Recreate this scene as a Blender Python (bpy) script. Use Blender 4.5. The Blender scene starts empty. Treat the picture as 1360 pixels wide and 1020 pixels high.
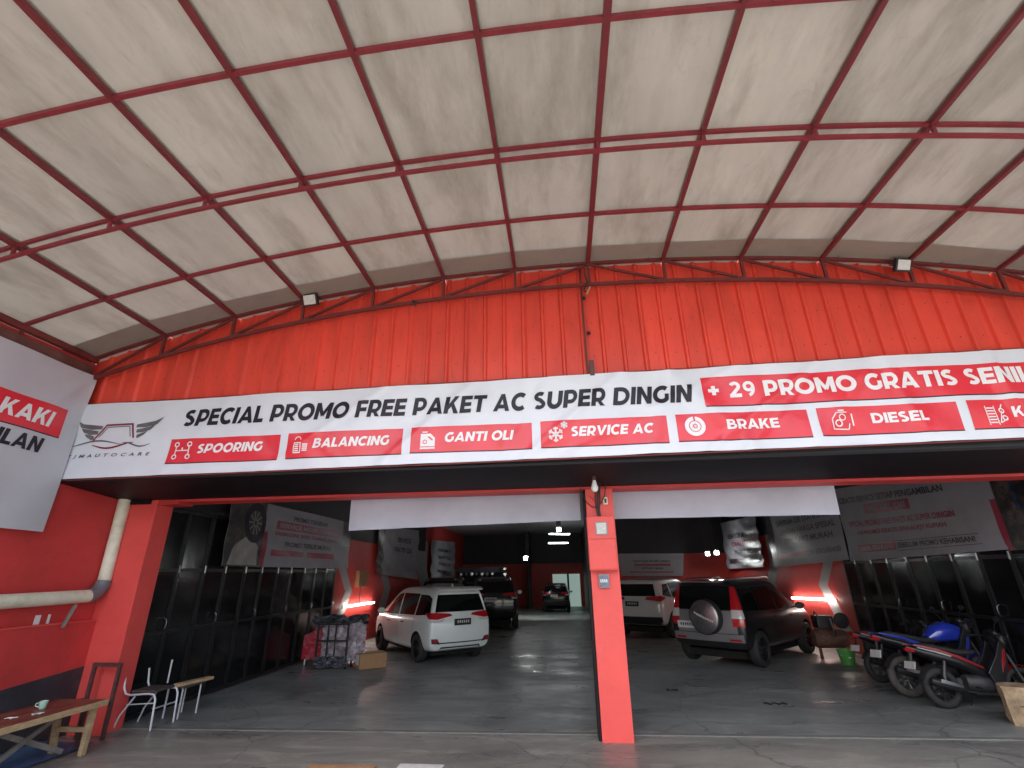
import bpy, bmesh, math, random
from math import radians as R, sin, cos, pi
from mathutils import Vector, Matrix
from mathutils.bvhtree import BVHTree
random.seed(7)
S = bpy.context.scene
COL = S.collection

# ------------------------------------------------------------------ camera, world, sun, exposure
cam_d = bpy.data.cameras.new('camera'); cam = bpy.data.objects.new('camera', cam_d); COL.objects.link(cam)
cam.location = (0, 0, 1.9)
cam.matrix_world = Matrix.Translation((0, 0, 1.9)) @ Matrix.Rotation(R(5.35), 4, 'Z') @ Matrix.Rotation(R(90+21.35), 4, 'X') @ Matrix.Rotation(R(-.91), 4, 'Z')
cam_d.sensor_width = 36; cam_d.lens = 36*646/1360; cam_d.clip_end = 2000; cam_d.clip_start = .05
S.camera = cam
W = bpy.data.worlds.new('World'); S.world = W; W.use_nodes = True
wn = W.node_tree; bg = wn.nodes['Background']
sky = wn.nodes.new('ShaderNodeTexSky'); sky.sky_type = 'NISHITA'; sky.sun_disc = False
SUN_EL, SUN_AZ = 60, 200          # azimuth clockwise from +Y
sky.sun_elevation = R(SUN_EL); sky.sun_rotation = R(SUN_AZ); sky.dust_density = 5.0; sky.air_density = 1.2; sky.ozone_density = 1.0
wn.links.new(sky.outputs[0], bg.inputs[0]); bg.inputs[1].default_value = .15
sd = bpy.data.lights.new('sun', 'SUN'); sun = bpy.data.objects.new('sun', sd); COL.objects.link(sun)
sd.energy = 1.4; sd.angle = R(16); sd.color = (1, .96, .91)
dv = Vector((sin(R(SUN_AZ))*cos(R(SUN_EL)), cos(R(SUN_AZ))*cos(R(SUN_EL)), sin(R(SUN_EL))))
sun.rotation_euler = dv.to_track_quat('Z', 'Y').to_euler()
S.view_settings.view_transform = 'Standard'; S.view_settings.look = 'None'
S.view_settings.exposure = 1.95; S.view_settings.gamma = 1; S.view_settings.use_curve_mapping = False
S.render.engine = 'CYCLES'

# ------------------------------------------------------------------ materials
M = {}
def mat(name, col, rough=.5, metal=0, coat=0, var=0, vscale=4, bump=0, bscale=40, spec=.5, stretch=(1, 1, 1), dirt=None, dscale=1.5, damt=.5, emit=None, estr=0, transl=0, alpha=None, rvar=0, fine=None, objvar=0):
    m = bpy.data.materials.new(name); m.use_nodes = True; nt = m.node_tree; N, L = nt.nodes, nt.links
    b = N['Principled BSDF']; c4 = (*col, 1)
    b.inputs['Base Color'].default_value = c4; b.inputs['Roughness'].default_value = rough; b.inputs['Metallic'].default_value = metal
    b.inputs['Coat Weight'].default_value = coat; b.inputs['Coat Roughness'].default_value = .06; b.inputs['Specular IOR Level'].default_value = spec
    tc = N.new('ShaderNodeTexCoord'); mp = N.new('ShaderNodeMapping'); mp.inputs['Scale'].default_value = stretch
    g = N.new('ShaderNodeNewGeometry'); L.new(g.outputs['Position'], mp.inputs[0])
    last = None
    def noise(sc, det=6, rg=.6):
        n = N.new('ShaderNodeTexNoise'); n.inputs['Scale'].default_value = sc; n.inputs['Detail'].default_value = det; n.inputs['Roughness'].default_value = rg
        L.new(mp.outputs[0], n.inputs['Vector']); return n.outputs[0]
    def ramp(o, a, b2, c0=(0, 0, 0, 1), c1=(1, 1, 1, 1)):
        r = N.new('ShaderNodeValToRGB'); L.new(o, r.inputs[0]); e = r.color_ramp.elements
        e[0].position = a; e[1].position = b2; e[0].color = c0; e[1].color = c1; return r.outputs[0]
    if var:
        r = ramp(noise(vscale), .3, .7, (*[max(0, c*(1-var)) for c in col], 1), (*[min(1, c*(1+var)) for c in col], 1)); last = r
    if dirt:
        mx = N.new('ShaderNodeMixRGB'); f = ramp(noise(dscale, 8, .7), .48, .72)
        mu = N.new('ShaderNodeMath'); mu.operation = 'MULTIPLY'; L.new(f, mu.inputs[0]); mu.inputs[1].default_value = damt
        L.new(mu.outputs[0], mx.inputs[0])
        if last: L.new(last, mx.inputs[1])
        else: mx.inputs[1].default_value = c4
        mx.inputs[2].default_value = (*dirt, 1); last = mx.outputs[0]
    if fine:
        mx = N.new('ShaderNodeMixRGB'); n2 = N.new('ShaderNodeTexNoise'); n2.inputs['Scale'].default_value = fine[0]; n2.inputs['Detail'].default_value = 10; n2.inputs['Roughness'].default_value = .75; n2.inputs['Distortion'].default_value = 1.5
        m2 = N.new('ShaderNodeMapping'); m2.inputs['Scale'].default_value = fine[3]; L.new(g.outputs['Position'], m2.inputs[0]); L.new(m2.outputs[0], n2.inputs['Vector'])
        f = ramp(n2.outputs[0], .56, .70); mu = N.new('ShaderNodeMath'); mu.operation = 'MULTIPLY'; L.new(f, mu.inputs[0]); mu.inputs[1].default_value = fine[1]; L.new(mu.outputs[0], mx.inputs[0])
        if last: L.new(last, mx.inputs[1])
        else: mx.inputs[1].default_value = c4
        mx.inputs[2].default_value = (*fine[2], 1); last = mx.outputs[0]
    if objvar:
        oi = N.new('ShaderNodeObjectInfo'); mr0 = N.new('ShaderNodeMapRange'); L.new(oi.outputs['Random'], mr0.inputs[0]); mr0.inputs[3].default_value = 1-objvar; mr0.inputs[4].default_value = 1+objvar
        vm = N.new('ShaderNodeVectorMath'); vm.operation = 'SCALE'; L.new(last, vm.inputs[0]); L.new(mr0.outputs[0], vm.inputs['Scale']); last = vm.outputs[0]
    if last: L.new(last, b.inputs['Base Color'])
    if rvar:
        mr = N.new('ShaderNodeMapRange'); L.new(noise(vscale*.7, 5), mr.inputs[0]); mr.inputs[1].default_value = .35; mr.inputs[2].default_value = .65
        mr.inputs[3].default_value = max(.03, rough-rvar); mr.inputs[4].default_value = rough+rvar; L.new(mr.outputs[0], b.inputs['Roughness'])
    if bump:
        bp = N.new('ShaderNodeBump'); bp.inputs['Strength'].default_value = bump; bp.inputs['Distance'].default_value = .01
        L.new(noise(bscale), bp.inputs['Height']); L.new(bp.outputs[0], b.inputs['Normal'])
    if emit:
        b.inputs['Emission Color'].default_value = (*emit, 1); b.inputs['Emission Strength'].default_value = estr
    if transl:
        tr = N.new('ShaderNodeBsdfTranslucent'); ms = N.new('ShaderNodeMixShader'); ms.inputs[0].default_value = transl
        if last: L.new(last, tr.inputs[0])
        else: tr.inputs[0].default_value = c4
        L.new(b.outputs[0], ms.inputs[1]); L.new(tr.outputs[0], ms.inputs[2]); L.new(ms.outputs[0], N['Material Output'].inputs[0])
    M[name] = m; return m
mat('membrane', (.335, .308, .262), .65, var=.14, vscale=1.3, stretch=(2.2, .55, 1), dirt=(.15, .13, .095), dscale=.8, damt=.72, bump=.14, bscale=1.6, transl=.10, objvar=.07, fine=(3.5, .22, (.12, .105, .08), (1.2, .6, 1)))
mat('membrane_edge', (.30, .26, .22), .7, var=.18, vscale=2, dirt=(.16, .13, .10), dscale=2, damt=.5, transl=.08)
mat('red_steel', (.225, .026, .036), .42, var=.16, vscale=6, dirt=(.12, .03, .02), dscale=9, damt=.5, bump=.1, bscale=60)
mat('purlin_red', (.17, .022, .028), .45, var=.16, vscale=6, dirt=(.10, .03, .02), dscale=9, damt=.5)
mat('dark_red_steel', (.15, .028, .026), .5, var=.2, vscale=6, dirt=(.08, .03, .02), dscale=9, damt=.5)
mat('gutter', (.14, .055, .05), .5, var=.25, vscale=3, dirt=(.2, .14, .11), dscale=4, damt=.6)
mat('sheet_red', (.74, .066, .040), .38, var=.10, vscale=2.5, stretch=(1, 1, .25), dirt=(.42, .040, .026), dscale=2.2, damt=.6, bump=.15, bscale=5, objvar=.06, fine=(3, .5, (.22, .03, .02), (5, 1, .35)))
mat('wall_red', (.60, .050, .050), .55, var=.10, vscale=1.6, dirt=(.36, .04, .03), dscale=1.7, damt=.55, bump=.2, bscale=25, fine=(4, .35, (.25, .04, .035), (1, 1, 1)))
mat('pillar_red', (.78, .088, .078), .5, var=.05, vscale=2.2, dirt=(.55, .06, .05), dscale=2.6, damt=.35, bump=.15, bscale=30, fine=(9, .25, (.35, .10, .09), (1, 1, .4)))
mat('inner_red', (.56, .055, .045), .5, var=.12, vscale=1.5, dirt=(.2, .02, .02), dscale=1.5, damt=.5, bump=.15, bscale=25)
mat('wall_black', (.022, .021, .026), .55, var=.2, vscale=2, bump=.1, bscale=30)
mat('beam_black', (.008, .006, .009), .6, var=.2, vscale=2, spec=.25)
mat('plinth_black', (.035, .036, .045), .55, var=.25, vscale=2.5, dirt=(.10, .09, .09), dscale=2.5, damt=.4, bump=.2, bscale=30)
mat('stripe_grey', (.34, .34, .35), .55, var=.1, vscale=3)
mat('ceiling_grey', (.50, .49, .52), .7, var=.1, vscale=1)
mat('gloss_black', (.008, .008, .009), .17, spec=.38, var=.3, vscale=3, bump=.12, bscale=3.0, rvar=.07)
mat('door_frame', (.016, .016, .018), .3, var=.3, vscale=5)
mat('pvc', (.76, .74, .60), .4, var=.12, vscale=3, dirt=(.36, .33, .22), dscale=3.5, damt=.6)
mat('elbow', (.16, .16, .18), .45, var=.1)
mat('banner', (.68, .72, .80), .26, var=.04, vscale=2, bump=.35, bscale=5)
mat('banner_side', (.60, .61, .68), .42, var=.04, vscale=2, bump=.2, bscale=3, transl=.15)
mat('print_red', (.72, .035, .055), .24, var=.08, vscale=3, bump=.4, bscale=6)
mat('print_black', (.022, .018, .028), .35, var=.2, vscale=3, spec=.25)
mat('print_dark_red', (.22, .012, .02), .35)
mat('print_white', (.80, .80, .84), .33)
mat('print_grey', (.14, .14, .15), .35, var=.3, vscale=6)
mat('indoor_banner', (.33, .33, .37), .42, var=.1, vscale=3, bump=.3, bscale=3)
mat('indoor_print', (.04, .03, .04), .35)
mat('indoor_print_red', (.30, .03, .06), .3)
mat('photo_dark', (.035, .032, .035), .3, var=.6, vscale=6, dirt=(.30, .22, .18), dscale=4, damt=.6)
mat('photo_blue', (.03, .09, .26), .3, var=.6, vscale=4, dirt=(.02, .02, .02), dscale=3, damt=.9)
mat('photo_grey', (.32, .30, .29), .3, var=.25, vscale=5)
mat('screen_cloth', (.63, .66, .78), .6, var=.10, vscale=1.5, bump=.3, bscale=3, transl=.25)
mat('white_plastic', (.75, .75, .74), .4)
mat('grey_plastic', (.25, .25, .26), .45)
mat('black_plastic', (.018, .018, .02), .42)
mat('cable', (.03, .025, .025), .5)
mat('chrome', (.6, .6, .62), .18, metal=1)
mat('alu', (.42, .42, .44), .32, metal=1, var=.15, vscale=20)
mat('engine_metal', (.07, .07, .075), .5, metal=.6, var=.3, vscale=20)
mat('meter_glass', (.55, .58, .55), .12, var=.2, vscale=30)
mat('meter_blue', (.12, .17, .24), .3, var=.5, vscale=40)
mat('car_white', (.76, .82, .82), .25, coat=.8)
mat('car_pearl', (.62, .62, .64), .25, coat=.8)
mat('car_grey', (.020, .020, .024), .3, metal=.3, coat=.5)
mat('car_silver', (.25, .25, .26), .32, metal=.3, coat=.8)
mat('car_black', (.008, .008, .010), .2, coat=.9)
mat('car_blue', (.012, .014, .03), .2, coat=.9)
mat('glass_dark', (.006, .007, .008), .07, spec=.35)
mat('under_black', (.006, .006, .006), .8)
mat('tyre', (.022, .022, .023), .75, var=.25, vscale=20, bump=.3, bscale=80)
mat('tyre_dusty', (.075, .07, .065), .85, var=.3, vscale=15, bump=.3, bscale=80)
mat('rim_dark', (.05, .05, .055), .3, metal=.7)
mat('rim_alloy', (.26, .26, .27), .4, metal=.9)
mat('tail_red', (.45, .012, .02), .12, coat=1)
mat('tail_clear', (.62, .58, .58), .1, coat=1)
mat('plate_black', (.015, .015, .017), .4)
mat('plate_white', (.62, .62, .62), .5, var=.15, vscale=15)
mat('bike_red', (.22, .008, .012), .25, coat=.8)
mat('bike_blue', (.015, .035, .36), .22, coat=.9)
mat('bike_black', (.007, .007, .009), .38, coat=.3)
mat('bike_white', (.30, .30, .32), .3, coat=.6)
mat('seat_black', (.02, .02, .02), .6, bump=.3, bscale=120)
mat('wood_light', (.46, .32, .18), .65, var=.25, vscale=8, stretch=(1, 1, 4), bump=.4, bscale=30)
mat('wood_dark', (.14, .045, .03), .4, var=.3, vscale=6, stretch=(1, .3, 1), dirt=(.3, .22, .17), dscale=6, damt=.5)
mat('wood_grey', (.22, .19, .17), .7, var=.3, vscale=8)
mat('wood_stump', (.40, .29, .18), .8, var=.35, vscale=9, dirt=(.16, .11, .07), dscale=6, damt=.7, bump=.8, bscale=22)
mat('brown_steel', (.095, .04, .038), .5, var=.3, vscale=8)
mat('white_steel', (.62, .63, .68), .3, metal=.2)
mat('ceramic', (.40, .62, .50), .2, coat=.6)
mat('paper', (.70, .68, .66), .7)
mat('cardboard', (.36, .20, .10), .8, var=.15, vscale=6, bump=.2, bscale=30)
mat('blue_tarp', (.05, .17, .36), .5, var=.25, vscale=6, dirt=(.12, .13, .14), dscale=4, damt=.6, bump=.4, bscale=10)
mat('cabinet_red', (.50, .02, .045), .3, coat=.3, dirt=(.45, .32, .36), dscale=9, damt=.9)
mat('plastic_film', (.42, .36, .40), .15, var=.5, vscale=7, bump=1.0, bscale=9, dirt=(.12, .02, .04), dscale=5, damt=.7)
mat('film_dark', (.06, .06, .075), .15, var=.6, vscale=9, bump=1.0, bscale=12, dirt=(.4, .4, .44), dscale=10, damt=.6)
mat('green_plastic', (.10, .36, .07), .35)
mat('rust', (.13, .06, .04), .7, var=.5, vscale=12, bump=.5, bscale=30)
mat('door_glow', (.30, .42, .38), .3, emit=(.45, .62, .56), estr=.12)  # pale door colour with emission added as painted light; the doors are no lamps
mat('tube_lit', (1, 1, 1), .4, emit=(1, .84, .76), estr=12)
mat('tube_cool', (1, 1, 1), .4, emit=(.93, .96, 1), estr=7)
mat('flood_lit', (1, 1, 1), .4, emit=(.95, 1, .97), estr=14)
mat('flood_lens', (.62, .62, .58), .3, var=.1, vscale=30)
mat('lens_chip', (.62, .52, .28), .4)
mat('leather_brown', (.07, .055, .05), .6, var=.3, vscale=20)

def floor_mat(name, base, hi, lo, r0, r1, st):
    m = bpy.data.materials.new(name); m.use_nodes = True; N, L = m.node_tree.nodes, m.node_tree.links; b = N['Principled BSDF']
    g = N.new('ShaderNodeNewGeometry'); mp = N.new('ShaderNodeMapping'); mp.inputs['Scale'].default_value = st; L.new(g.outputs[0], mp.inputs[0])
    def noise(sc, vec, det=8, rg=.62, dist=0):
        n = N.new('ShaderNodeTexNoise'); n.inputs['Scale'].default_value = sc; n.inputs['Detail'].default_value = det; n.inputs['Roughness'].default_value = rg; n.inputs['Distortion'].default_value = dist
        L.new(vec, n.inputs['Vector']); return n.outputs[0]
    def ramp(o, a, b2, c0=(0, 0, 0), c1=(1, 1, 1)):
        r = N.new('ShaderNodeValToRGB'); L.new(o, r.inputs[0]); e = r.color_ramp.elements
        e[0].position = a; e[1].position = b2; e[0].color = (*c0, 1); e[1].color = (*c1, 1); return r.outputs[0]
    def mix(f, a, c, k=1.0):
        x = N.new('ShaderNodeMixRGB'); mu = N.new('ShaderNodeMath'); mu.operation = 'MULTIPLY'; L.new(f, mu.inputs[0]); mu.inputs[1].default_value = k
        L.new(mu.outputs[0], x.inputs[0])
        L.new(a, x.inputs[1]) if not isinstance(a, tuple) else setattr(x.inputs[1], 'default_value', (*a, 1)); x.inputs[2].default_value = (*c, 1); return x.outputs[0]
    c = ramp(noise(.55, mp.outputs[0], 9, .65, .6), .32, .70, lo, base)
    c = mix(ramp(noise(1.6, mp.outputs[0], 9, .72, 1.0), .52, .75), c, hi, .75)
    c = mix(ramp(noise(5, g.outputs[0], 6, .7), .60, .72), c, lo, .7)
    c = mix(ramp(noise(38, g.outputs[0], 3, .6), .62, .74), c, hi, .35)
    sc = N.new('ShaderNodeMapping'); sc.inputs['Scale'].default_value = (.7, 5, 1); sc.inputs['Rotation'].default_value = (0, 0, .12); L.new(g.outputs[0], sc.inputs[0])
    c = mix(ramp(noise(2.6, sc.outputs[0], 10, .8, 1.2), .58, .72), c, tuple(min(1, v*1.25) for v in hi), .6)
    c = mix(ramp(noise(.9, g.outputs[0], 4, .5), .64, .70), c, tuple(v*.5 for v in lo), .55)
    vo = N.new('ShaderNodeTexVoronoi'); vo.feature = 'DISTANCE_TO_EDGE'; vo.inputs['Scale'].default_value = .45; wv = N.new('ShaderNodeMixRGB'); wv.blend_type = 'ADD'; wv.inputs[0].default_value = .5
    nn = N.new('ShaderNodeTexNoise'); nn.inputs['Scale'].default_value = 1.3; nn.inputs['Detail'].default_value = 8; L.new(g.outputs[0], nn.inputs['Vector']); L.new(g.outputs[0], wv.inputs[1]); L.new(nn.outputs['Color'], wv.inputs[2]); L.new(wv.outputs[0], vo.inputs['Vector'])
    c = mix(ramp(vo.outputs[0], .0, .006, (1, 1, 1), (0, 0, 0)), c, tuple(v*.45 for v in lo), .8)
    L.new(c, b.inputs['Base Color'])
    mr = N.new('ShaderNodeMapRange'); L.new(noise(1.1, mp.outputs[0], 7, .65), mr.inputs[0]); mr.inputs[1].default_value = .35; mr.inputs[2].default_value = .65; mr.inputs[3].default_value = r0; mr.inputs[4].default_value = r1
    L.new(mr.outputs[0], b.inputs['Roughness'])
    bp = N.new('ShaderNodeBump'); bp.inputs['Strength'].default_value = .35; bp.inputs['Distance'].default_value = .012; L.new(noise(9, g.outputs[0], 8, .7), bp.inputs['Height']); L.new(bp.outputs[0], b.inputs['Normal'])
    M[name] = m
floor_mat('floor_in', (.27, .29, .275), (.46, .48, .45), (.14, .15, .145), .24, .58, (.6, 1.3, 1))
floor_mat('floor_out', (.28, .275, .25), (.50, .48, .43), (.14, .14, .13), .22, .65, (.5, 1.6, 1))

# ------------------------------------------------------------------ helpers
def tag(o, label=None, cat=None, group=None, kind=None):
    for k, v in (('label', label), ('category', cat), ('group', group), ('kind', kind)):
        if v: o[k] = v
    return o
def thing(name, label, cat, loc=(0, 0, 0), rz=0, group=None):
    o = bpy.data.objects.new(name, None); COL.objects.link(o); o.location = loc; o.rotation_euler = (0, 0, rz); o.empty_display_size = .2
    tag(o, label, cat, group); return o
class MB:
    def __init__(s): s.v = []; s.f = []; s.mi = []; s.cur = 0
    def add(s, vs, fs):
        n = len(s.v); s.v += [Vector(v) for v in vs]; s.f += [tuple(i+n for i in f) for f in fs]; s.mi += [s.cur]*len(fs); return s
    def box(s, a, b, T=None):
        x0, y0, z0 = a; x1, y1, z1 = b
        x0, x1 = min(x0, x1), max(x0, x1); y0, y1 = min(y0, y1), max(y0, y1); z0, z1 = min(z0, z1), max(z0, z1)
        vs = [Vector(p) for p in ((x0, y0, z0), (x1, y0, z0), (x1, y1, z0), (x0, y1, z0), (x0, y0, z1), (x1, y0, z1), (x1, y1, z1), (x0, y1, z1))]
        if T: vs = [T @ v for v in vs]
        return s.add(vs, [(0, 3, 2, 1), (4, 5, 6, 7), (0, 1, 5, 4), (1, 2, 6, 5), (2, 3, 7, 6), (3, 0, 4, 7)])
    def bar(s, p, q, w, h=None, up=(0, 0, 1)):      # square tube from p to q
        h = h or w; p, q = Vector(p), Vector(q); d = (q-p).normalized(); u = Vector(up)
        if abs(d.dot(u)) > .98: u = Vector((1, 0, 0))
        r = d.cross(u).normalized(); u = r.cross(d)
        vs = [c+r*a*w/2+u*b*h/2 for c in (p, q) for a, b in ((-1, -1), (1, -1), (1, 1), (-1, 1))]
        return s.add(vs, [(0, 3, 2, 1), (4, 5, 6, 7), (0, 1, 5, 4), (1, 2, 6, 5), (2, 3, 7, 6), (3, 0, 4, 7)])
    def tube(s, pts, r, n=8, cap=True):
        pts = [Vector(p) for p in pts]; rs = r if isinstance(r, (list, tuple)) else [r]*len(pts); vs = []; fs = []; pr = None
        for i, p in enumerate(pts):
            d = (pts[min(i+1, len(pts)-1)]-pts[max(i-1, 0)]).normalized()
            if pr is None:
                u = Vector((0, 0, 1)) if abs(d.z) < .9 else Vector((1, 0, 0)); pr = d.cross(u).normalized()
            pr = (pr-d*pr.dot(d)).normalized(); u = d.cross(pr)
            vs += [p+pr*cos(2*pi*k/n)*rs[i]+u*sin(2*pi*k/n)*rs[i] for k in range(n)]
        for i in range(len(pts)-1):
            for k in range(n): fs.append((i*n+k, i*n+(k+1) % n, (i+1)*n+(k+1) % n, (i+1)*n+k))
        if cap: fs += [tuple(range(n))[::-1], tuple(range((len(pts)-1)*n, len(pts)*n))]
        return s.add(vs, fs)
    def lathe(s, prof, n=24, T=None, close=False):  # prof (r, h) around local z
        vs = []; fs = []; m = len(prof)
        for k in range(n):
            a = 2*pi*k/n
            for r, h in prof: vs.append(Vector((r*cos(a), r*sin(a), h)))
        for k in range(n):
            for j in range(m if close else m-1): a, b = k*m+j, k*m+(j+1) % m; c, d = ((k+1) % n)*m+(j+1) % m, ((k+1) % n)*m+j; fs.append((a, d, c, b))
        if T: vs = [T @ v for v in vs]
        return s.add(vs, fs)
    def prism(s, poly, y0, y1, T=None):             # poly in xz, extruded along y
        n = len(poly); vs = [Vector((x, y0, z)) for x, z in poly]+[Vector((x, y1, z)) for x, z in poly]
        if T: vs = [T @ v for v in vs]
        return s.add(vs, [tuple(range(n)), tuple(range(n, 2*n))[::-1]]+[(i, n+i, n+(i+1) % n, (i+1) % n) for i in range(n)])
    def loft(s, st, n=12, sq=1.0):                  # st: (x, y, z, half width y, half height)
        vs = []; fs = []
        for i, (x, y, z, a, b) in enumerate(st):
            p0, p1 = st[max(i-1, 0)], st[min(i+1, len(st)-1)]; d = Vector((p1[0]-p0[0], 0, p1[2]-p0[2])).normalized(); nn = Vector((-d.z, 0, d.x))
            for k in range(n):
                t = 2*pi*k/n; cy, cz = cos(t), sin(t)
                cy = math.copysign(abs(cy)**sq, cy); cz = math.copysign(abs(cz)**sq, cz)
                vs.append(Vector((x, y, z))+Vector((0, 1, 0))*a*cy+nn*b*cz)
        for i in range(len(st)-1):
            for k in range(n): fs.append((i*n+k, (i+1)*n+k, (i+1)*n+(k+1) % n, i*n+(k+1) % n))
        fs += [tuple(range(n)), tuple(range((len(st)-1)*n, len(st)*n))[::-1]]
        return s.add(vs, fs)
    def build(s, name, m, parent=None, smooth=False, bevel=0, world=True, sub=0, loc=None):
        me = bpy.data.meshes.new(name); off = Vector((0, 0, 0))
        if parent is not None and world:
            q = parent
            while q is not None: off += q.location; q = q.parent
        if loc is not None: off += Vector(loc)-(Vector((0, 0, 0)))
        me.from_pydata([tuple(v-off) for v in s.v], [], s.f)
        bm = bmesh.new(); bm.from_mesh(me); bmesh.ops.recalc_face_normals(bm, faces=bm.faces[:])
        if bevel: bmesh.ops.bevel(bm, geom=bm.edges[:], offset=bevel, segments=2, profile=.7, affect='EDGES', clamp_overlap=True)
        bm.to_mesh(me); bm.free()
        for mm in (m if isinstance(m, (list, tuple)) else [m]): me.materials.append(M[mm])
        if isinstance(m, (list, tuple)) and not bevel: me.polygons.foreach_set('material_index', s.mi)
        o = bpy.data.objects.new(name, me); COL.objects.link(o); o.parent = parent
        if loc is not None: o.location = loc
        if smooth:
            me.polygons.foreach_set('use_smooth', [True]*len(me.polygons))
            try: me.set_sharp_from_angle(angle=R(40))
            except Exception: pass
        if sub:
            md = o.modifiers.new('sub', 'SUBSURF'); md.levels = md.render_levels = sub
        return o
def copy_tree(o, parent=None):
    c = o.copy(); COL.objects.link(c); c.parent = parent
    for ch in list(o.children): copy_tree(ch, c)
    return c
def box(name, a, b, m, parent=None, bevel=0, world=True): return MB().box(a, b).build(name, m, parent, bevel=bevel, world=world)

_tc = {}
def text2d(st, bold=.02, shear=0, space=1.0):
    k = (st, bold, shear, space)
    if k in _tc: return _tc[k]
    c = bpy.data.curves.new('lettering_source', 'FONT'); c.body = st; c.offset = bold; c.shear = shear; c.space_character = space; c.resolution_u = 3
    o = bpy.data.objects.new('lettering_source', c); COL.objects.link(o); dg = bpy.context.evaluated_depsgraph_get(); dg.update()
    me = bpy.data.meshes.new_from_object(o.evaluated_get(dg)); vs = [(v.co.x, v.co.y) for v in me.vertices]; fs = [tuple(p.vertices) for p in me.polygons]
    bpy.data.objects.remove(o); bpy.data.curves.remove(c); bpy.data.meshes.remove(me)
    _tc[k] = (vs, fs); return _tc[k]


# heavy sans capitals drawn as strokes: (x, y) centre lines in a box of height 1
def stroke(path, w, closed=False):
    P_ = []
    for p in path:
        if not P_ or (Vector(p)-P_[-1]).length > 1e-4: P_.append(Vector(p))
    n = len(P_); L_, R2 = [], []
    for i in range(n):
        a = P_[(i-1) % n] if (closed or i > 0) else None; b = P_[(i+1) % n] if (closed or i < n-1) else None
        d1 = (P_[i]-a).normalized() if a is not None else None; d2 = (b-P_[i]).normalized() if b is not None else None
        d1 = d1 or d2; d2 = d2 or d1; n1, n2 = Vector((-d1.y, d1.x)), Vector((-d2.y, d2.x)); m = (n1+n2).normalized(); k = 1/max(.5, m.dot(n1))
        L_.append(P_[i]+m*w/2*k); R2.append(P_[i]-m*w/2*k)
    return [[tuple(L_[i]), tuple(R2[i]), tuple(R2[(i+1) % n]), tuple(L_[(i+1) % n])] for i in range(n if closed else n-1)]
def arcp(cx, cy, rx, ry, a0, a1, n=12): return [(cx+rx*cos(R(a0+(a1-a0)*i/n)), cy+ry*sin(R(a0+(a1-a0)*i/n))) for i in range(n+1)]
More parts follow.
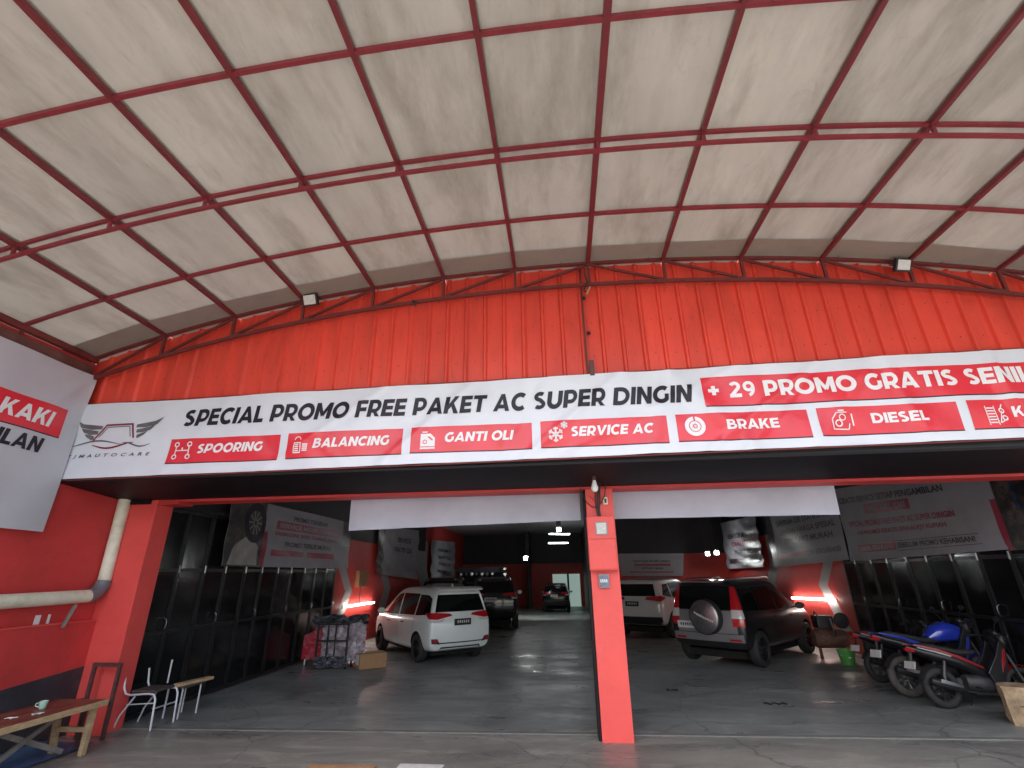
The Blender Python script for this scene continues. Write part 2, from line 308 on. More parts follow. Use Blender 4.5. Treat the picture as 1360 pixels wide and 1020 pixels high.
def glyph(ch):
    t = .265; h = t/2; b = .225; q = b/2; st = lambda x=h: [(x-h, 0), (x+h, 0), (x+h, 1), (x-h, 1)]; bar = lambda x0, x1, y: [(x0, y-q), (x1, y-q), (x1, y+q), (x0, y+q)]
    par = lambda x0, x1, w=.27: [(x0-w/2, 0), (x0+w/2, 0), (x1+w/2, 1), (x1-w/2, 1)]
    if ch == 'I': return [[st()]], t
    if ch == 'L': return [[st()], [bar(t*.5, .62, q)]], .62
    if ch == 'E': return [[st()], [bar(h, .70, q)], [bar(h, .66, .5)], [bar(h, .69, 1-q)]], .70
    if ch == 'F': return [[st()], [bar(h, .66, .46)], [bar(h, .69, 1-q)]], .69
    if ch == 'T': return [[bar(0, .80, 1-q)], [st(.40)]], .80
    if ch == 'N': return [[st()], [st(.86-h)], [[(.02, 1), (.26, 1), (.84, 0), (.60, 0)]]], .86
    if ch == 'M': return [[st()], [st(1.05-h)], [[(.02, 1), (.25, 1), (.60, .30), (.45, .14)]], [[(1.03, 1), (.80, 1), (.45, .30), (.60, .14)]]], 1.05
    if ch == 'A': return [[[(0, 0), (.25, 0), (.60, 1), (.38, 1)]], [[(.98, 0), (.73, 0), (.38, 1), (.60, 1)]], [bar(.22, .76, .27)]], .98
    if ch == 'V': return [[[(0, 1), (.26, 1), (.58, 0), (.38, 0)]], [[(.96, 1), (.70, 1), (.38, 0), (.58, 0)]]], .96
    if ch == 'K': return [[st()], [[(.10, .30), (.56, 1), (.84, 1), (.22, .16)]], [[(.36, .52), (.54, .62), (.90, 0), (.62, 0)]]], .90
    if ch == 'D': return [[st()], stroke([(h, q), (.42, q)]+arcp(.42, .5, .40, .5-q, -90, 90)+[(h, 1-q)], b*1.05)], .94
    if ch in 'PR':
        g = [[st()], stroke([(h, .34), (.42, .34)]+arcp(.42, .62, .26, .28, -90, 90)+[(h, .90)], b)]
        if ch == 'R': g.append([[(.30, .34), (.54, .30), (.80, 0), (.53, 0)]])
        return g, .80
    if ch == 'B': return [[st()], stroke([(h, .545), (.44, .545)]+arcp(.44, .725, .20, .178, -90, 90, 8)+[(h, .903)], b*.95), stroke([(h, .10), (.46, .10)]+arcp(.46, .31, .25, .21, -90, 90, 8)+[(h, .52)], b*.97)], .83
    if ch == 'O': return [stroke(arcp(.52, .5, .40, .40, 0, 345, 23), .25, True)], 1.04
    if ch == 'C': return [stroke(arcp(.50, .5, .385, .40, 48, 312, 18), .25)], .86
    if ch == 'G': return [stroke(arcp(.50, .5, .385, .40, 50, 318, 18), .25), [[(.67, .10), (.90, .17), (.90, .54), (.67, .54)]], ], .92
    if ch == 'S': return [stroke(arcp(.36, .725, .235, .175, 42, 235, 10)+[(.36, .535), (.44, .49)]+arcp(.37, .275, .245, .175, 55, -142, 10), .225)], .74
    if ch == 'U': return [stroke([(h, 1), (h, .45)]+arcp(.45, .42, .45-h, .32, 180, 360, 12)+[(.90-h, .45), (.90-h, 1)], t)], .90
    if ch == '2': return [stroke(arcp(.35, .69, .22, .21, 155, -35, 10)+[(.16, .16)], .20), [bar(.03, .70, q)]], .70
    if ch == '9': return [stroke(arcp(.36, .66, .235, .235, 0, 345, 15), .19, True), stroke([(.595, .66)]+arcp(.30, .55, .30, .45, 0, -82, 8), .19)], .74
    if ch == '+': return [[[(0, .35), (.6, .35), (.6, .57), (0, .57)]], [[(.19, .16), (.41, .16), (.41, .76), (.19, .76)]]], .6
    if ch == '-': return [[[(0, .33), (.36, .33), (.36, .53), (0, .53)]]], .36
    return [], .3
def block(st, shear=0, track=.075):
    """words of the line: list of (verts (x, y, lift), faces); total width"""
    words = [([], [])]; x = 0
    for ch in st:
        if ch == ' ': x += .40; words.append(([], [])); continue
        g, w = glyph(ch); vs, fs = words[-1]
        for k, part in enumerate(g):
            for poly in part: fs.append(tuple(range(len(vs), len(vs)+len(poly)))); vs += [(x+a+shear*c, c, .0006*k) for a, c in poly]
        x += w+track
    return [w for w in words if w[1]], x-track

class Cloth:
    """a hung sheet: corners bl, br, tr, tl; n = side it is seen from; disp(u,v) in metres towards n"""
    def __init__(s, name, label, cat, bl, br, tr, tl, n, disp, m, grid=.06, group=None, thick=.003):
        s.c = [Vector(p) for p in (bl, br, tr, tl)]; s.n = Vector(n); s.disp = disp; s.w = (s.c[1]-s.c[0]).length; s.h = (s.c[3]-s.c[0]).length
        base = (s.c[0]+s.c[1])/2; s.t = thing(name, label, cat, base, 0, group); s.off = base; s.grid = grid
        nu, nv = max(2, int(s.w/grid)), max(2, int(s.h/grid)); s.nu, s.nv = nu, nv; s.tab = [[disp(i/nu, j/nv) for i in range(nu+2)] for j in range(nv+2)]; mb = MB(); vs = []; fs = []
        for side in (0, 1):
            for j in range(nv+1):
                for i in range(nu+1): vs.append(s.P(i/nu, j/nv)-s.n*(thick*side))
        q = (nu+1)*(nv+1)
        for j in range(nv):
            for i in range(nu):
                a = j*(nu+1)+i; fs += [(a, a+1, a+nu+2), (a, a+nu+2, a+nu+1), (q+a, q+a+nu+1, q+a+nu+2, q+a+1)]
        bnd = [i for i in range(nu+1)]+[j*(nu+1)+nu for j in range(1, nv+1)]+[nv*(nu+1)+i for i in range(nu-1, -1, -1)]+[j*(nu+1) for j in range(nv-1, 0, -1)]
        for a, b in zip(bnd, bnd[1:]+bnd[:1]): fs.append((a, b, q+b, q+a))
        mb.add(vs, fs); s.sheet = mb.build('sheet', m, s.t, smooth=True)
    def P(s, u, v):
        bl, br, tr, tl = s.c; p = (bl*(1-u)+br*u)*(1-v)+(tl*(1-u)+tr*u)*v; 
        a, b = min(max(u*s.nu, 0), s.nu), min(max(v*s.nv, 0), s.nv); i, j = int(a), int(b); a -= i; b -= j; t = s.tab
        h00, h10, h01, h11 = t[j][i], t[j][i+1], t[j+1][i], t[j+1][i+1]
        return p+s.n*(h00+(h10-h00)*a+(h11-h10)*b if a >= b else h00+(h01-h00)*b+(h11-h01)*a)
    def shape(s, name, vs, fs, m, e=.003, grid=None):        # vs in (u,v) metres -> conformed print
        bm = bmesh.new(); bv = [bm.verts.new((p[0], p[1], p[2] if len(p) > 2 else 0)) for p in vs]
        for f in fs:
            try: bm.faces.new([bv[i] for i in f])
            except ValueError: pass
        g = grid or s.grid
        xs = [p[0] for p in vs]; ys = [p[1] for p in vs]
        for ax, lo, hi in ((0, min(xs), max(xs)), (1, min(ys), max(ys))):
            g = (s.w/s.nu, s.h/s.nv)[ax]; k = math.ceil(lo/g)
            while k*g < hi:
                co = [0, 0, 0]; no = [0, 0, 0]; co[ax] = k*g; no[ax] = 1
                bmesh.ops.bisect_plane(bm, geom=bm.verts[:]+bm.edges[:]+bm.faces[:], plane_co=co, plane_no=no, dist=1e-5); k += 1
        gx, gy = s.w/s.nu, s.h/s.nv; k = math.ceil(min(xs)/gx-max(ys)/gy)
        while k < max(xs)/gx-min(ys)/gy:
            bmesh.ops.bisect_plane(bm, geom=bm.verts[:]+bm.edges[:]+bm.faces[:], plane_co=(k*gx, 0, 0), plane_no=Vector((1/gx, -1/gy, 0)).normalized(), dist=1e-5); k += 1
        for v in bm.verts: v.co = s.P(v.co.x/s.w, v.co.y/s.h)+s.n*(e+v.co.z)-s.off
        bmesh.ops.triangulate(bm, faces=bm.faces[:])
        me = bpy.data.meshes.new(name); bm.to_mesh(me); bm.free(); me.materials.append(M[m]); o = bpy.data.objects.new(name, me); COL.objects.link(o); o.parent = s.t
        for p in me.polygons: p.use_smooth = True
        return o
    def rect(s, name, x0, y0, x1, y1, m, e=.003, sk=0): return s.shape(name, [(x0-sk, y0), (x1-sk, y0), (x1, y1), (x0, y1)], [(0, 1, 2, 3)], m, e)
    def polys(s, name, polys, m, e=.006):
        vs = []; fs = []
        for p in polys: fs.append(tuple(range(len(vs), len(vs)+len(p)))); vs += p
        return s.shape(name, vs, fs, m, e)
    def heavy(s, st, x0, y0, x1, y1, m, e=.006, shear=0, fn=None):
        words, w = block(st, shear)
        for vs, fs in words:
            o_ = []
            for x, y, l in vs:
                X = x0+x/(w+shear)*(x1-x0); Y = y0+y*(y1-y0)
                if fn: X, Y = fn(X, Y, x/w)
                o_.append((X, Y, l))
            s.shape('lettering', o_, fs, m, e)
    def text(s, st, x0, y0, x1, y1, m, e=.006, bold=.02, shear=0, space=1.0, name='lettering'):
        vs, fs = text2d(st, bold, shear, space); ax = min(v[0] for v in vs); bx = max(v[0] for v in vs); ay = min(v[1] for v in vs); by = max(v[1] for v in vs)
        return s.shape(name, [(x0+(x-ax)/(bx-ax)*(x1-x0), y0+(y-ay)/(by-ay)*(y1-y0)) for x, y in vs], fs, m, e)

# ------------------------------------------------------------------ ground
D, B = 7.13, 5.98            # facade plane, banner plane
XL, XDL, XR = -6.79, -6.40, 6.90
def slab(name, x0, y0, x1, y1, z, m, nx=1, ny=1, k='structure'):
    vs = [(x0+(x1-x0)*i/nx, y0+(y1-y0)*j/ny, z) for j in range(ny+1) for i in range(nx+1)]
    fs = [(j*(nx+1)+i, j*(nx+1)+i+1, (j+1)*(nx+1)+i+1, (j+1)*(nx+1)+i) for j in range(ny) for i in range(nx)]
    o = MB().add(vs, fs).build(name, m); o['kind'] = k; return o
mat('yard', (.24, .23, .21), .8, var=.2, vscale=1.2)
slab('ground', -400, -400, 400, 400, -.012, 'yard')
slab('driveway', -7.2, -3, 11, 7.38, -.006, 'floor_out', 4, 4)
slab('workshop_floor', -6.5, 7.47, 7.0, 34, 0, 'floor_in', 4, 8)
o = MB().box((-6.3, 7.385, -.01), (6.9, 7.465, .004)).build('threshold_strip', 'alu'); pass
o.data.materials.clear(); o.data.materials.append(mat('threshold', (.17, .17, .16), .7, var=.3, vscale=5, dirt=(.15, .15, .145), dscale=2.5, damt=.95)); o['kind'] = 'structure'

# ------------------------------------------------------------------ workshop building
bld = thing('workshop_building', 'red and black workshop hall with two wide open bays behind the banner', 'building', (0, D, 0))
box('wall', (XDL-.25, D+.35, 0), (XDL-.03, 33.2, 4.6), 'inner_red', bld)
box('wall', (XR+.03, D+.35, 0), (XR+.25, 23, 4.6), 'inner_red', bld)
box('rear_wall', (XDL-.03, 33, 0), (1.4, 33.2, 2.5), 'inner_red', bld)
box('rear_wall', (XDL-.03, 33, 2.5), (1.4, 33.2, 4.6), 'wall_black', bld)
box('rear_wall', (1.2, 22.8, 0), (XR+.03, 23, 2.62), 'inner_red', bld)
box('rear_wall', (1.2, 22.8, 2.62), (XR+.03, 23, 4.6), 'wall_black', bld)
box('upper_band', (XDL-.028, 7.5, 2.95), (XDL-.022, 23.6, 4.31), 'wall_black', bld)
box('upper_band', (XR+.022, 7.5, 3.02), (XR+.028, 22.7, 4.31), 'wall_black', bld)
box('partition_wall', (1.2, 23, 0), (1.4, 33, 4.6), 'wall_black', bld)
box('partition_wall', (-2.2, 31.2, 0), (-2.05, 33, 4.5), 'wall_black', bld)
for i, (a, b) in enumerate(((-6.43, -2.46), (-2.44, 1.38), (1.41, 6.93))):
    box('ceiling_panel', (a, 7.45, 4.32), (b, 33, 4.36), 'ceiling_grey' if i < 2 else 'wall_black', bld)
box('roof', (-6.7, 6.1, 4.62), (7.2, 33.3, 4.75), 'wall_black', bld)
# beam across the front, red strip, soffit back from the banner
box('beam', (XL, D, 3.085), (7.4, D+.34, 4.6), 'beam_black', bld)
box('beam_trim', (-6.16, D-.012, 3.015), (7.2, D+.33, 3.083), 'wall_red', bld)
MB().prism([(0, 0)]*0+[(XL+.01, 0), (7.4, 0), (7.4, .03), (XL+.01, .03)], 0, 1, Matrix(((1, 0, 0, 0), (0, 1.12, 0, B+.008), (0, -.10, 1, 3.150), (0, 0, 0, 1)))).build('soffit', 'beam_black', bld)
box('beam_step', (-6.28, D-.02, 2.98), (-5.86, D+.3, 3.083), 'wall_red', bld)
# pillars
def pillar(x0, x1, y0, y1, z1): return MB().box((x0, y0, -.01), (x1, y1, z1)).build('pillar', 'pillar_red', bld, bevel=.008)
pillar(.36, .74, 7.09, 7.40, 3.014)
pillar(XL+.005, -6.20, 7.10, 7.44, 3.16)
box('beam_step', (XL+.01, 7.06, 2.99), (-6.30, 7.095, 3.16), 'beam_black', bld)
pillar(XR-.1, XR+.3, 7.10, 7.44, 3.014)
box('pillar_edge', (.322, 7.13, 0), (.357, 7.36, 3.0), 'beam_black', bld)
# upper back of the gable (behind sheets)
# grey chevron stripes painted on the inner walls, 6 mm proud
def chev(x, side, y0, s, w=.34):
    # pts (y,z) polyline, strip
    pts = [(y0, 2.15), (y0+.62, 1.5), (y0-.1, .45)]
    mb = MB()
    xx = x+.006*side
    L_ = [(xx, y, z) for y, z in pts]; R_ = [(xx, y+w*s, z) for y, z in pts]
    up = [(xx, y0-.0, 3.4), (xx, y0+w*s, 3.4)]
    mb.add([up[0], up[1], L_[0], R_[0], L_[1], R_[1], L_[2], R_[2]], [(0, 1, 3, 2), (2, 3, 5, 4), (4, 5, 7, 6)])
    mb.build('wall_stripe', 'stripe_grey', bld)
chev(XDL-.03, 1, 14.35, 1.0, .5); chev(XDL-.03, 1, 17.7, 1.0, .7); chev(XDL-.03, 1, 22.4, 1, 1.6)
chev(XR+.03, -1, 14.05, 1.0, .5); chev(XR+.03, -1, 17.5, 1.0, .7)
# white rear doors, brightened by a faint glow in their material
for x0, x1 in ((-.72, .18), (.30, .97)):
    d = box('rear_door', (x0, 32.94, 0), (x1, 32.99, 1.86), 'door_glow', bld)
box('door_frame', (.18, 32.92, 0), (.30, 32.99, 1.9), 'wall_black', bld)

# ------------------------------------------------------------------ side wall on the left with ledge
sw = thing('side_wall', 'red side wall with black base and ledge, left of the open bay', 'wall', (XL, 3, 0))
box('upper_wall', (XL-.2, -1.5, 1.37), (XL, D+.3, 4.9), 'wall_red', sw)
MB().add([(XL-.2, -1.5, -.01), (XL-.2, 7.099, -.01), (XL-.2, 7.099, 1.365), (XL-.2, -1.5, 1.365), (XL+.09, -1.5, -.01), (XL+.09, 7.099, -.01), (XL+.09, 7.099, 1.365), (XL+.09, -1.5, 1.365)],
         [(0, 3, 2, 1), (4, 5, 6, 7), (0, 1, 5, 4), (1, 2, 6, 5), (2, 3, 7, 6), (3, 0, 4, 7)]).build('lower_wall', 'wall_red', sw)
box('ledge', (XL-.1, -1.5, 1.366), (XL+.105, 7.095, 1.385), 'pillar_red', sw)
MB().add([(XL+.094, -1.5, 0), (XL+.094, 7.09, 0), (XL+.094, 7.09, .80), (XL+.094, -1.5, -.02+.02)], [(0, 1, 2, 3)])
MB().prism([(-1.5, 0), (7.095, 0), (7.095, .80), (-1.5, .05)], XL+.0905, XL+.097, Matrix(((0, 1, 0, 0), (1, 0, 0, 0), (0, 0, 1, 0), (0, 0, 0, 1)))).build('base_band', 'plinth_black', sw)

# drain pipe
pp = thing('drain_pipe', 'cream drain pipe with grey elbow running along the red side wall', 'pipe', (XL+.12, 6.9, 1.6))
MB().tube([(XL+.1, -1, 1.58), (XL+.1, 6.86, 1.70)], .085, 16).build('pipe', 'pvc', pp, smooth=True)
el = [(XL+.1, 6.84+.20*sin(a), 1.70+.0+.20*(1-cos(a))) for a in [R(t) for t in range(0, 91, 15)]]
MB().tube(el, .095, 16).build('elbow', 'elbow', pp, smooth=True)
MB().tube([(XL+.1, 7.04, 1.90), (XL+.085, 7.04, 3.09)], .083, 16).build('pipe', 'pvc', pp, smooth=True)
MB().bar((XL+.17, 6.62, 1.60), (XL+.14, 6.55, 1.33), .05, .03).build('bracket', 'wood_grey', pp)
for y, w in ((6.25, .07), (6.42, .03)):
    tag(box('tape_scrap', (XL+.02, y, 1.387), (XL+.03, y+w, 1.387+.11), 'white_plastic'),
        'wider pale scrap standing on the red ledge under the pipe' if w > .05 else 'narrow pale scrap standing on the red ledge under the pipe', 'scrap', 'scraps on the ledge')

# ------------------------------------------------------------------ canopy
def arch(x): u = x-.45; return 6.03-.0175*u*u-.000055*u**4
NX = [.56+1.045*i for i in range(-7, 9)]
CY0, CY1 = 1.4, B
can = thing('canopy', 'arched canopy of beige sheets on red steel tubes over the forecourt', 'canopy', (.5, 2.6, 0))
rnd = random.Random(3)
XS = [NX[0]-.30]+NX[1:-1]+[NX[-1]+.02]
for i in range(len(XS)-1):
    x0, x1 = XS[i]-.03, XS[i+1]+.03; nu, nv = 6, 40; vs = []; fs = []; ph = rnd.random()*9
    for j in range(nv+1):
        y = CY0-.1+(CY1+.12-CY0)*j/nv
        for k in range(nu+1):
            u = k/nu; x = x0+(x1-x0)*u; sag = -.020*sin(pi*u)*(.6+.5*sin(y*1.9+ph)+.35*sin(y*4.3+ph*2)+.4*sin(x*7+ph))
            vs.append((x, y, arch(x)+.040+sag*.8+.009*(i % 2)))
    for j in range(nv):
        for k in range(nu): a = j*(nu+1)+k; fs.append((a, a+1, a+nu+2, a+nu+1))
    MB().add(vs, fs).build('roof_panel', 'membrane', can, smooth=True)
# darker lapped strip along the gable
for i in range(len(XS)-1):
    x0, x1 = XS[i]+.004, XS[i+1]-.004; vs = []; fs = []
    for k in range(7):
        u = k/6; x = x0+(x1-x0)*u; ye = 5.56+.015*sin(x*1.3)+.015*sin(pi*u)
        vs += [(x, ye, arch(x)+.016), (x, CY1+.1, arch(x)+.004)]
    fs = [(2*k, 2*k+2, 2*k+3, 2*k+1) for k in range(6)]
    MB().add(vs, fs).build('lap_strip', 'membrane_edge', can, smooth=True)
def archbar(y, dz, w, x0, x1, name, m, par=can, h=None, n=48):
    mb = MB(); pts = [(x0+(x1-x0)*i/n, y, arch(x0+(x1-x0)*i/n)+dz) for i in range(n+1)]; h = h or w; vs = []; fs = []
    for i, p in enumerate(pts):
        p = Vector(p); a, b = Vector(pts[max(i-1, 0)]), Vector(pts[min(i+1, n)]); d = (b-a).normalized(); nn = Vector((-d.z, 0, d.x))
        for sy, sz in ((-1, -1), (1, -1), (1, 1), (-1, 1)): vs.append(p+Vector((0, sy*w/2, 0))+nn*sz*h/2)
    for i in range(n):
        for k in range(4): fs.append((i*4+k, i*4+(k+1) % 4, i*4+4+(k+1) % 4, i*4+4+k))
    fs += [(0, 1, 2, 3), (n*4+3, n*4+2, n*4+1, n*4)]
    return mb.add(vs, fs).build(name, m, par, smooth=True)
for i, x in enumerate(NX):
    w = .062 if i == 7 else .045
    MB().bar((x, CY0, arch(x)-.005), (x, CY1-.03, arch(x)-.005), w, .05).build('purlin', 'purlin_red', can)
for y in (4.90, 2.62, 1.43): archbar(y, -.008, .04, NX[0], NX[-1], 'rib', 'red_steel')
def truss(y, depth, w, web, m, name):
    t = bpy.data.objects.new(name, None); COL.objects.link(t); t.parent = can; t.location = (0, y-2.6, 0)
    archbar(y, -.008, w, NX[0], NX[-1], 'top_chord', m, t)
    mb = MB(); n = 48; dl = lambda x: -depth*(1-.12*min(1, abs(x-.5)/7.2))
    archbar(y, -depth, w, NX[0], NX[-1], 'bottom_chord', m, t)
    for i, x in enumerate(NX[1:-1], 1):
        MB().bar((x, y, arch(x)-.03), (x, y, arch(x)-depth+w/2), w*.8).build('web_post', m, t)
    if web:
        for i in range(len(NX)-1):
            a, b = NX[i], NX[i+1]
            lo, hi = (a, b) if i < 7 else (b, a)
            MB().bar((lo, y, arch(lo)-depth+.02), (hi, y, arch(hi)-.03), w*.7, w*.7).build('diagonal', m, t)
    return t
truss(3.80, .15, .036, False, 'red_steel', 'middle_truss')
truss(B-.045, .36, .045, True, 'dark_red_steel', 'gable_truss')
# left edge girder / gutter
MB().bar((XL+.06, CY0, 4.93), (XL+.06, B-.02, 4.93), .07, .07).build('edge_beam', 'dark_red_steel', can)
MB().bar((XL-.01, CY0, 4.76), (XL-.01, B-.02, 4.76), .12, .16).build('gutter', 'gutter', can)
for y in (3.8, 2.62, 1.43, 4.9): MB().bar((XL+.06, y, 4.84), (XL+.06, y, arch(XL)), .035).build('stub_post', 'dark_red_steel', can)
# outer posts far right and front (outside the view, they carry the canopy)
for x, y in ((8.35, 5.9), (8.35, 1.43), (-6.6, 1.43)): MB().bar((x, y, 0), (x, y, arch(x)-.03), .12).build('post', 'red_steel', can)

# gable of corrugated sheets
gab = thing('corrugated_gable', 'bright red corrugated metal gable wall above the long banner', 'wall', (.45, B+.07, 4))
def sheet(x0, x1, k):
    prof = []; x = x0; per = .27
    while x < x1-.01:
        prof += [(x, 0), (x+.205, 0), (x+.222, -.032), (x+.248, -.032)]; x += per
    prof.append((x1+.012, 0))
    vs = []; fs = []; y = B+.075+.004*(k % 2)
    for px, py in prof: vs += [(px, y+py, 4.05), (px, y+py, arch(px)+.05)]
    fs = [(2*i, 2*i+2, 2*i+3, 2*i+1) for i in range(len(prof)-1)]
    return MB().add(vs, fs).build('corrugated_sheet', 'sheet_red', gab)
x = .45
for k in range(9): sheet(x+.81*k, x+.81*(k+1), k)
for k in range(1, 10):
    if x-.81*k > -7.0: sheet(x-.81*k, x-.81*(k-1), k)
box('seam_strip', (.43, B+.02, 4.1), (.455, B+.038, 6.0), 'dark_red_steel', gab)
box('sheet_backing', (XL+.01, B+.09, 3.182), (8.3, B+.12, 4.9), 'wall_black', gab)
for px, pz in ((.50, 4.95), (.47, 5.5)): MB().lathe([(0, 0), (.03, .0), (.012, .04), (0, .05)], 8, Matrix.Translation((px, B+.03, pz)) @ Matrix.Rotation(R(90), 4, 'X')).build('knot', 'cable', gab)
cb = thing('hanging_cable', 'short loose cable ends hanging on the seam of the red gable', 'cable', (.46, B-.1, 5.6))
MB().tube([(.52, B-.08, 5.98), (.50, B-.1, 5.8), (.53, B-.1, 5.66), (.47, B-.1, 5.55), (.50, B-.09, 5.52)], .012, 6).build('cable_end', 'cable', cb, smooth=True)
MB().tube([(.56, B-.07, 5.62), (.52, B-.1, 5.52), (.50, B-.1, 5.48)], .012, 6).build('cable_end', 'wood_light', cb, smooth=True)
MB().box((.47, B-.03, 4.30), (.53, B-.0, 4.52)).build('bracket', 'brown_steel', cb)
# little string of fixing lamps (clips) on the top chord
for i in range(14):
    x = -2.3+i*.62; MB()
    if i % 2 == 0: MB().lathe([(0, -.012), (.012, -.008), (.012, .008), (0, .012)], 8, Matrix.Translation((x, B-.085, arch(x)-.0))).build('bolt', 'alu', can)
sc_ = MB()
for i in range(-26, 29):
    x = .45+.27*i+.10
    for z in (4.62, 5.12, 5.62):
        if z < arch(x)-.15 and x > -6.7: sc_.lathe([(0, .006), (.006, .005), (.007, 0)], 6, Matrix.Translation((x, B+.071, z+.01*sin(i*7.3))) @ Matrix.Rotation(R(90), 4, 'X'))
so_ = sc_.build('screws', 'brown_steel', gab); so_['kind'] = 'stuff'
# floodlights
def flood(x, z, label, rz, s=1.0):
    t = thing('floodlight', label, 'floodlight', (x, B-.12, z), rz, 'floodlights on the gable truss')
    T = Matrix.Rotation(R(28), 4, 'X') @ Matrix.Scale(s, 4)
    MB().box((-.11, -.02, -.085), (.11, .03, .085), T).build('housing', 'black_plastic', t, bevel=.006, world=False)
    MB().box((-.088, -.026, -.064), (.088, -.021, .064), T).build('lens', 'flood_lens', t, world=False)
    MB().tube([T @ Vector(p) for p in ((-.118, 0, 0), (-.118, .07, .0), (.118, .07, .0), (.118, 0, 0))], .008, 6).build('bracket', 'black_plastic', t, world=False)
    MB().tube([(0, .03, .02), (.05, .05, .1), (.1, .04, .13)], .006, 6).build('cable', 'cable', t, world=False)
flood(-3.49, 5.68, 'left floodlight on the red gable truss with white lens', R(-6), 1.05)
flood(4.62, 5.60, 'right floodlight on the red gable truss with white lens', R(12), 1.0)
cr = tag(MB().tube([(-1.95, B-.1, 5.56), (-1.9, B-.12, 5.50), (-1.93, B-.11, 5.47)], .02, 6).build('rag', 'cable', None, smooth=True), 'small dark scrap caught on the lower truss chord left of the seam', 'scrap')

# ------------------------------------------------------------------ main banner
def wr(u, v):
    x = u*14.6
    d = .012*sin(x*1.7+v*2)+.007*sin(x*4.1-v*5)+.005*sin(x*9+v*9)+.014*math.exp(-((v-1)/.25)**2)*sin(x*2.9)
    for x0, sl, w_, a in ((12.15, -.12, .05, .030), (12.0, -.5, .10, -.018), (11.0, -.25, .05, .016), (9.35, 1.5, .06, .020), (9.6, 1.1, .05, -.014), (8.7, -.9, .08, .014), (8.1, .35, .06, .014), (7.0, 1.3, .07, .016), (6.3, .6, .05, -.010), (5.1, 1.2, .07, .012), (3.7, 1.6, .06, .014), (3.5, -1.1, .08, .010), (1.9, .8, .08, .010), (7.9, 2.4, .06, .012), (10.3, .9, .07, .014)):
        d += a*math.exp(-((x-x0-sl*(v-.5))/(w_*1.15))**2)
    return d
BW = 14.6
mbn = Cloth('promo_banner', 'long white promo banner with red service boxes across the workshop front', 'banner',
            (XL+.005, B-.01, 3.185), (XL+BW, B-.01, 3.29), (XL+BW, B-.01, 4.40), (XL+.005, B-.01, 4.245), (0, -1, 0), wr, 'banner', .055)
def bx(X): return X-XL
def bz(X, Z):       # world X,Z -> v metres in the banner frame
    u = (X-XL)/BW; zb = 3.185+(3.29-3.185)*u; zt = 4.245+(4.40-4.245)*u
    return (Z-zb)/(zt-zb)*mbn.h
class BT:
    @staticmethod
    def rect(n, x0, z0, x1, z1, m, e=.003): return mbn.shape(n, [(bx(x0), bz(x0, z0)), (bx(x1), bz(x1, z0)), (bx(x1), bz(x1, z1)), (bx(x0), bz(x0, z1))], [(0, 1, 2, 3)], m, e)
    @staticmethod
    def heavy(st, x0, z0, x1, z1, m, e=.007, shear=0, dz=0): mbn.heavy(st, x0, z0, x1, z1, m, e, shear, lambda X, Z, u: (bx(X), bz(X, Z+dz*u)))
    @staticmethod
    def text(st, x0, z0, x1, z1, m, e=.007, bold=.02, shear=0, space=1.0, dz=0, name='lettering'):
        vs, fs = text2d(st, bold, shear, space); ax = min(v[0] for v in vs); b_ = max(v[0] for v in vs); ay = min(v[1] for v in vs); by = max(v[1] for v in vs)
        out = []
        for x, y in vs:
            X = x0+(x-ax)/(b_-ax)*(x1-x0); Z = z0+dz*(x-ax)/(b_-ax)+(y-ay)/(by-ay)*(z1-z0); out.append((bx(X), bz(X, Z)))
        return mbn.shape(name, out, fs, m, e)
    @staticmethod
    def polys(n, ps, m, e=.007):
        vs = []; fs = []
        for p in ps: fs.append(tuple(range(len(vs), len(vs)+len(p)))); vs += [(bx(X), bz(X, Z)) for X, Z in p]
        return mbn.shape(n, vs, fs, m, e)
BT.heavy('SPECIAL PROMO FREE PAKET AC SUPER DINGIN', -5.15, 3.865, 1.73, 4.10, 'print_black', shear=.16, dz=.015)
BT.rect('red_panel', 1.85, 3.815, 7.7, 4.20, 'print_red'); BT.rect('panel_shadow', 1.86, 3.80, 7.7, 3.815, 'print_black')
BT.heavy('+', 1.92, 3.92, 2.05, 4.13, 'print_white')
BT.heavy('29 PROMO GRATIS SENIL', 2.17, 3.915, 5.68, 4.12, 'print_white', dz=.03)
BT.heavy('AI', 5.72, 3.945, 5.98, 4.15, 'print_white')
labs = [('SPOORING', -4.84, -3.90), ('BALANCING', -3.21, -2.16), ('GANTI OLI', -1.45, -.55), ('SERVICE AC', .16, 1.20), ('BRAKE', 2.07, 2.69), ('DIESEL', 3.75, 4.37), ('KAKI - KAKI', 5.31, 6.2)]
for i, (t_, a, b_) in enumerate(labs):
    x0 = -5.25+1.68*i; BT.rect('red_box', x0, 3.352+.007*i, x0+1.57, 3.685+.009*i, 'print_red'); BT.rect('box_shadow', x0, 3.338+.007*i, x0+1.57, 3.352+.007*i, 'print_black')
    h = .125; zc = 3.535+.008*i; BT.heavy(t_, a, zc-h/2, b_, zc+h/2, 'print_white', shear=.18 if i < 4 else 0, dz=.004)
def ring(cx, cz, r0, r1, a0=0, a1=360, n=16, sx=1.0):
    out = []
    for k in range(n):
        a, b_ = R(a0+(a1-a0)*k/n), R(a0+(a1-a0)*(k+1)/n)
        out.append([(cx+sx*r0*cos(a), cz+r0*sin(a)), (cx+sx*r1*cos(a), cz+r1*sin(a)), (cx+sx*r1*cos(b_), cz+r1*sin(b_)), (cx+sx*r0*cos(b_), cz+r0*sin(b_))])
    return out
def rc(x0, z0, x1, z1): return [(x0, z0), (x1, z0), (x1, z1), (x0, z1)]
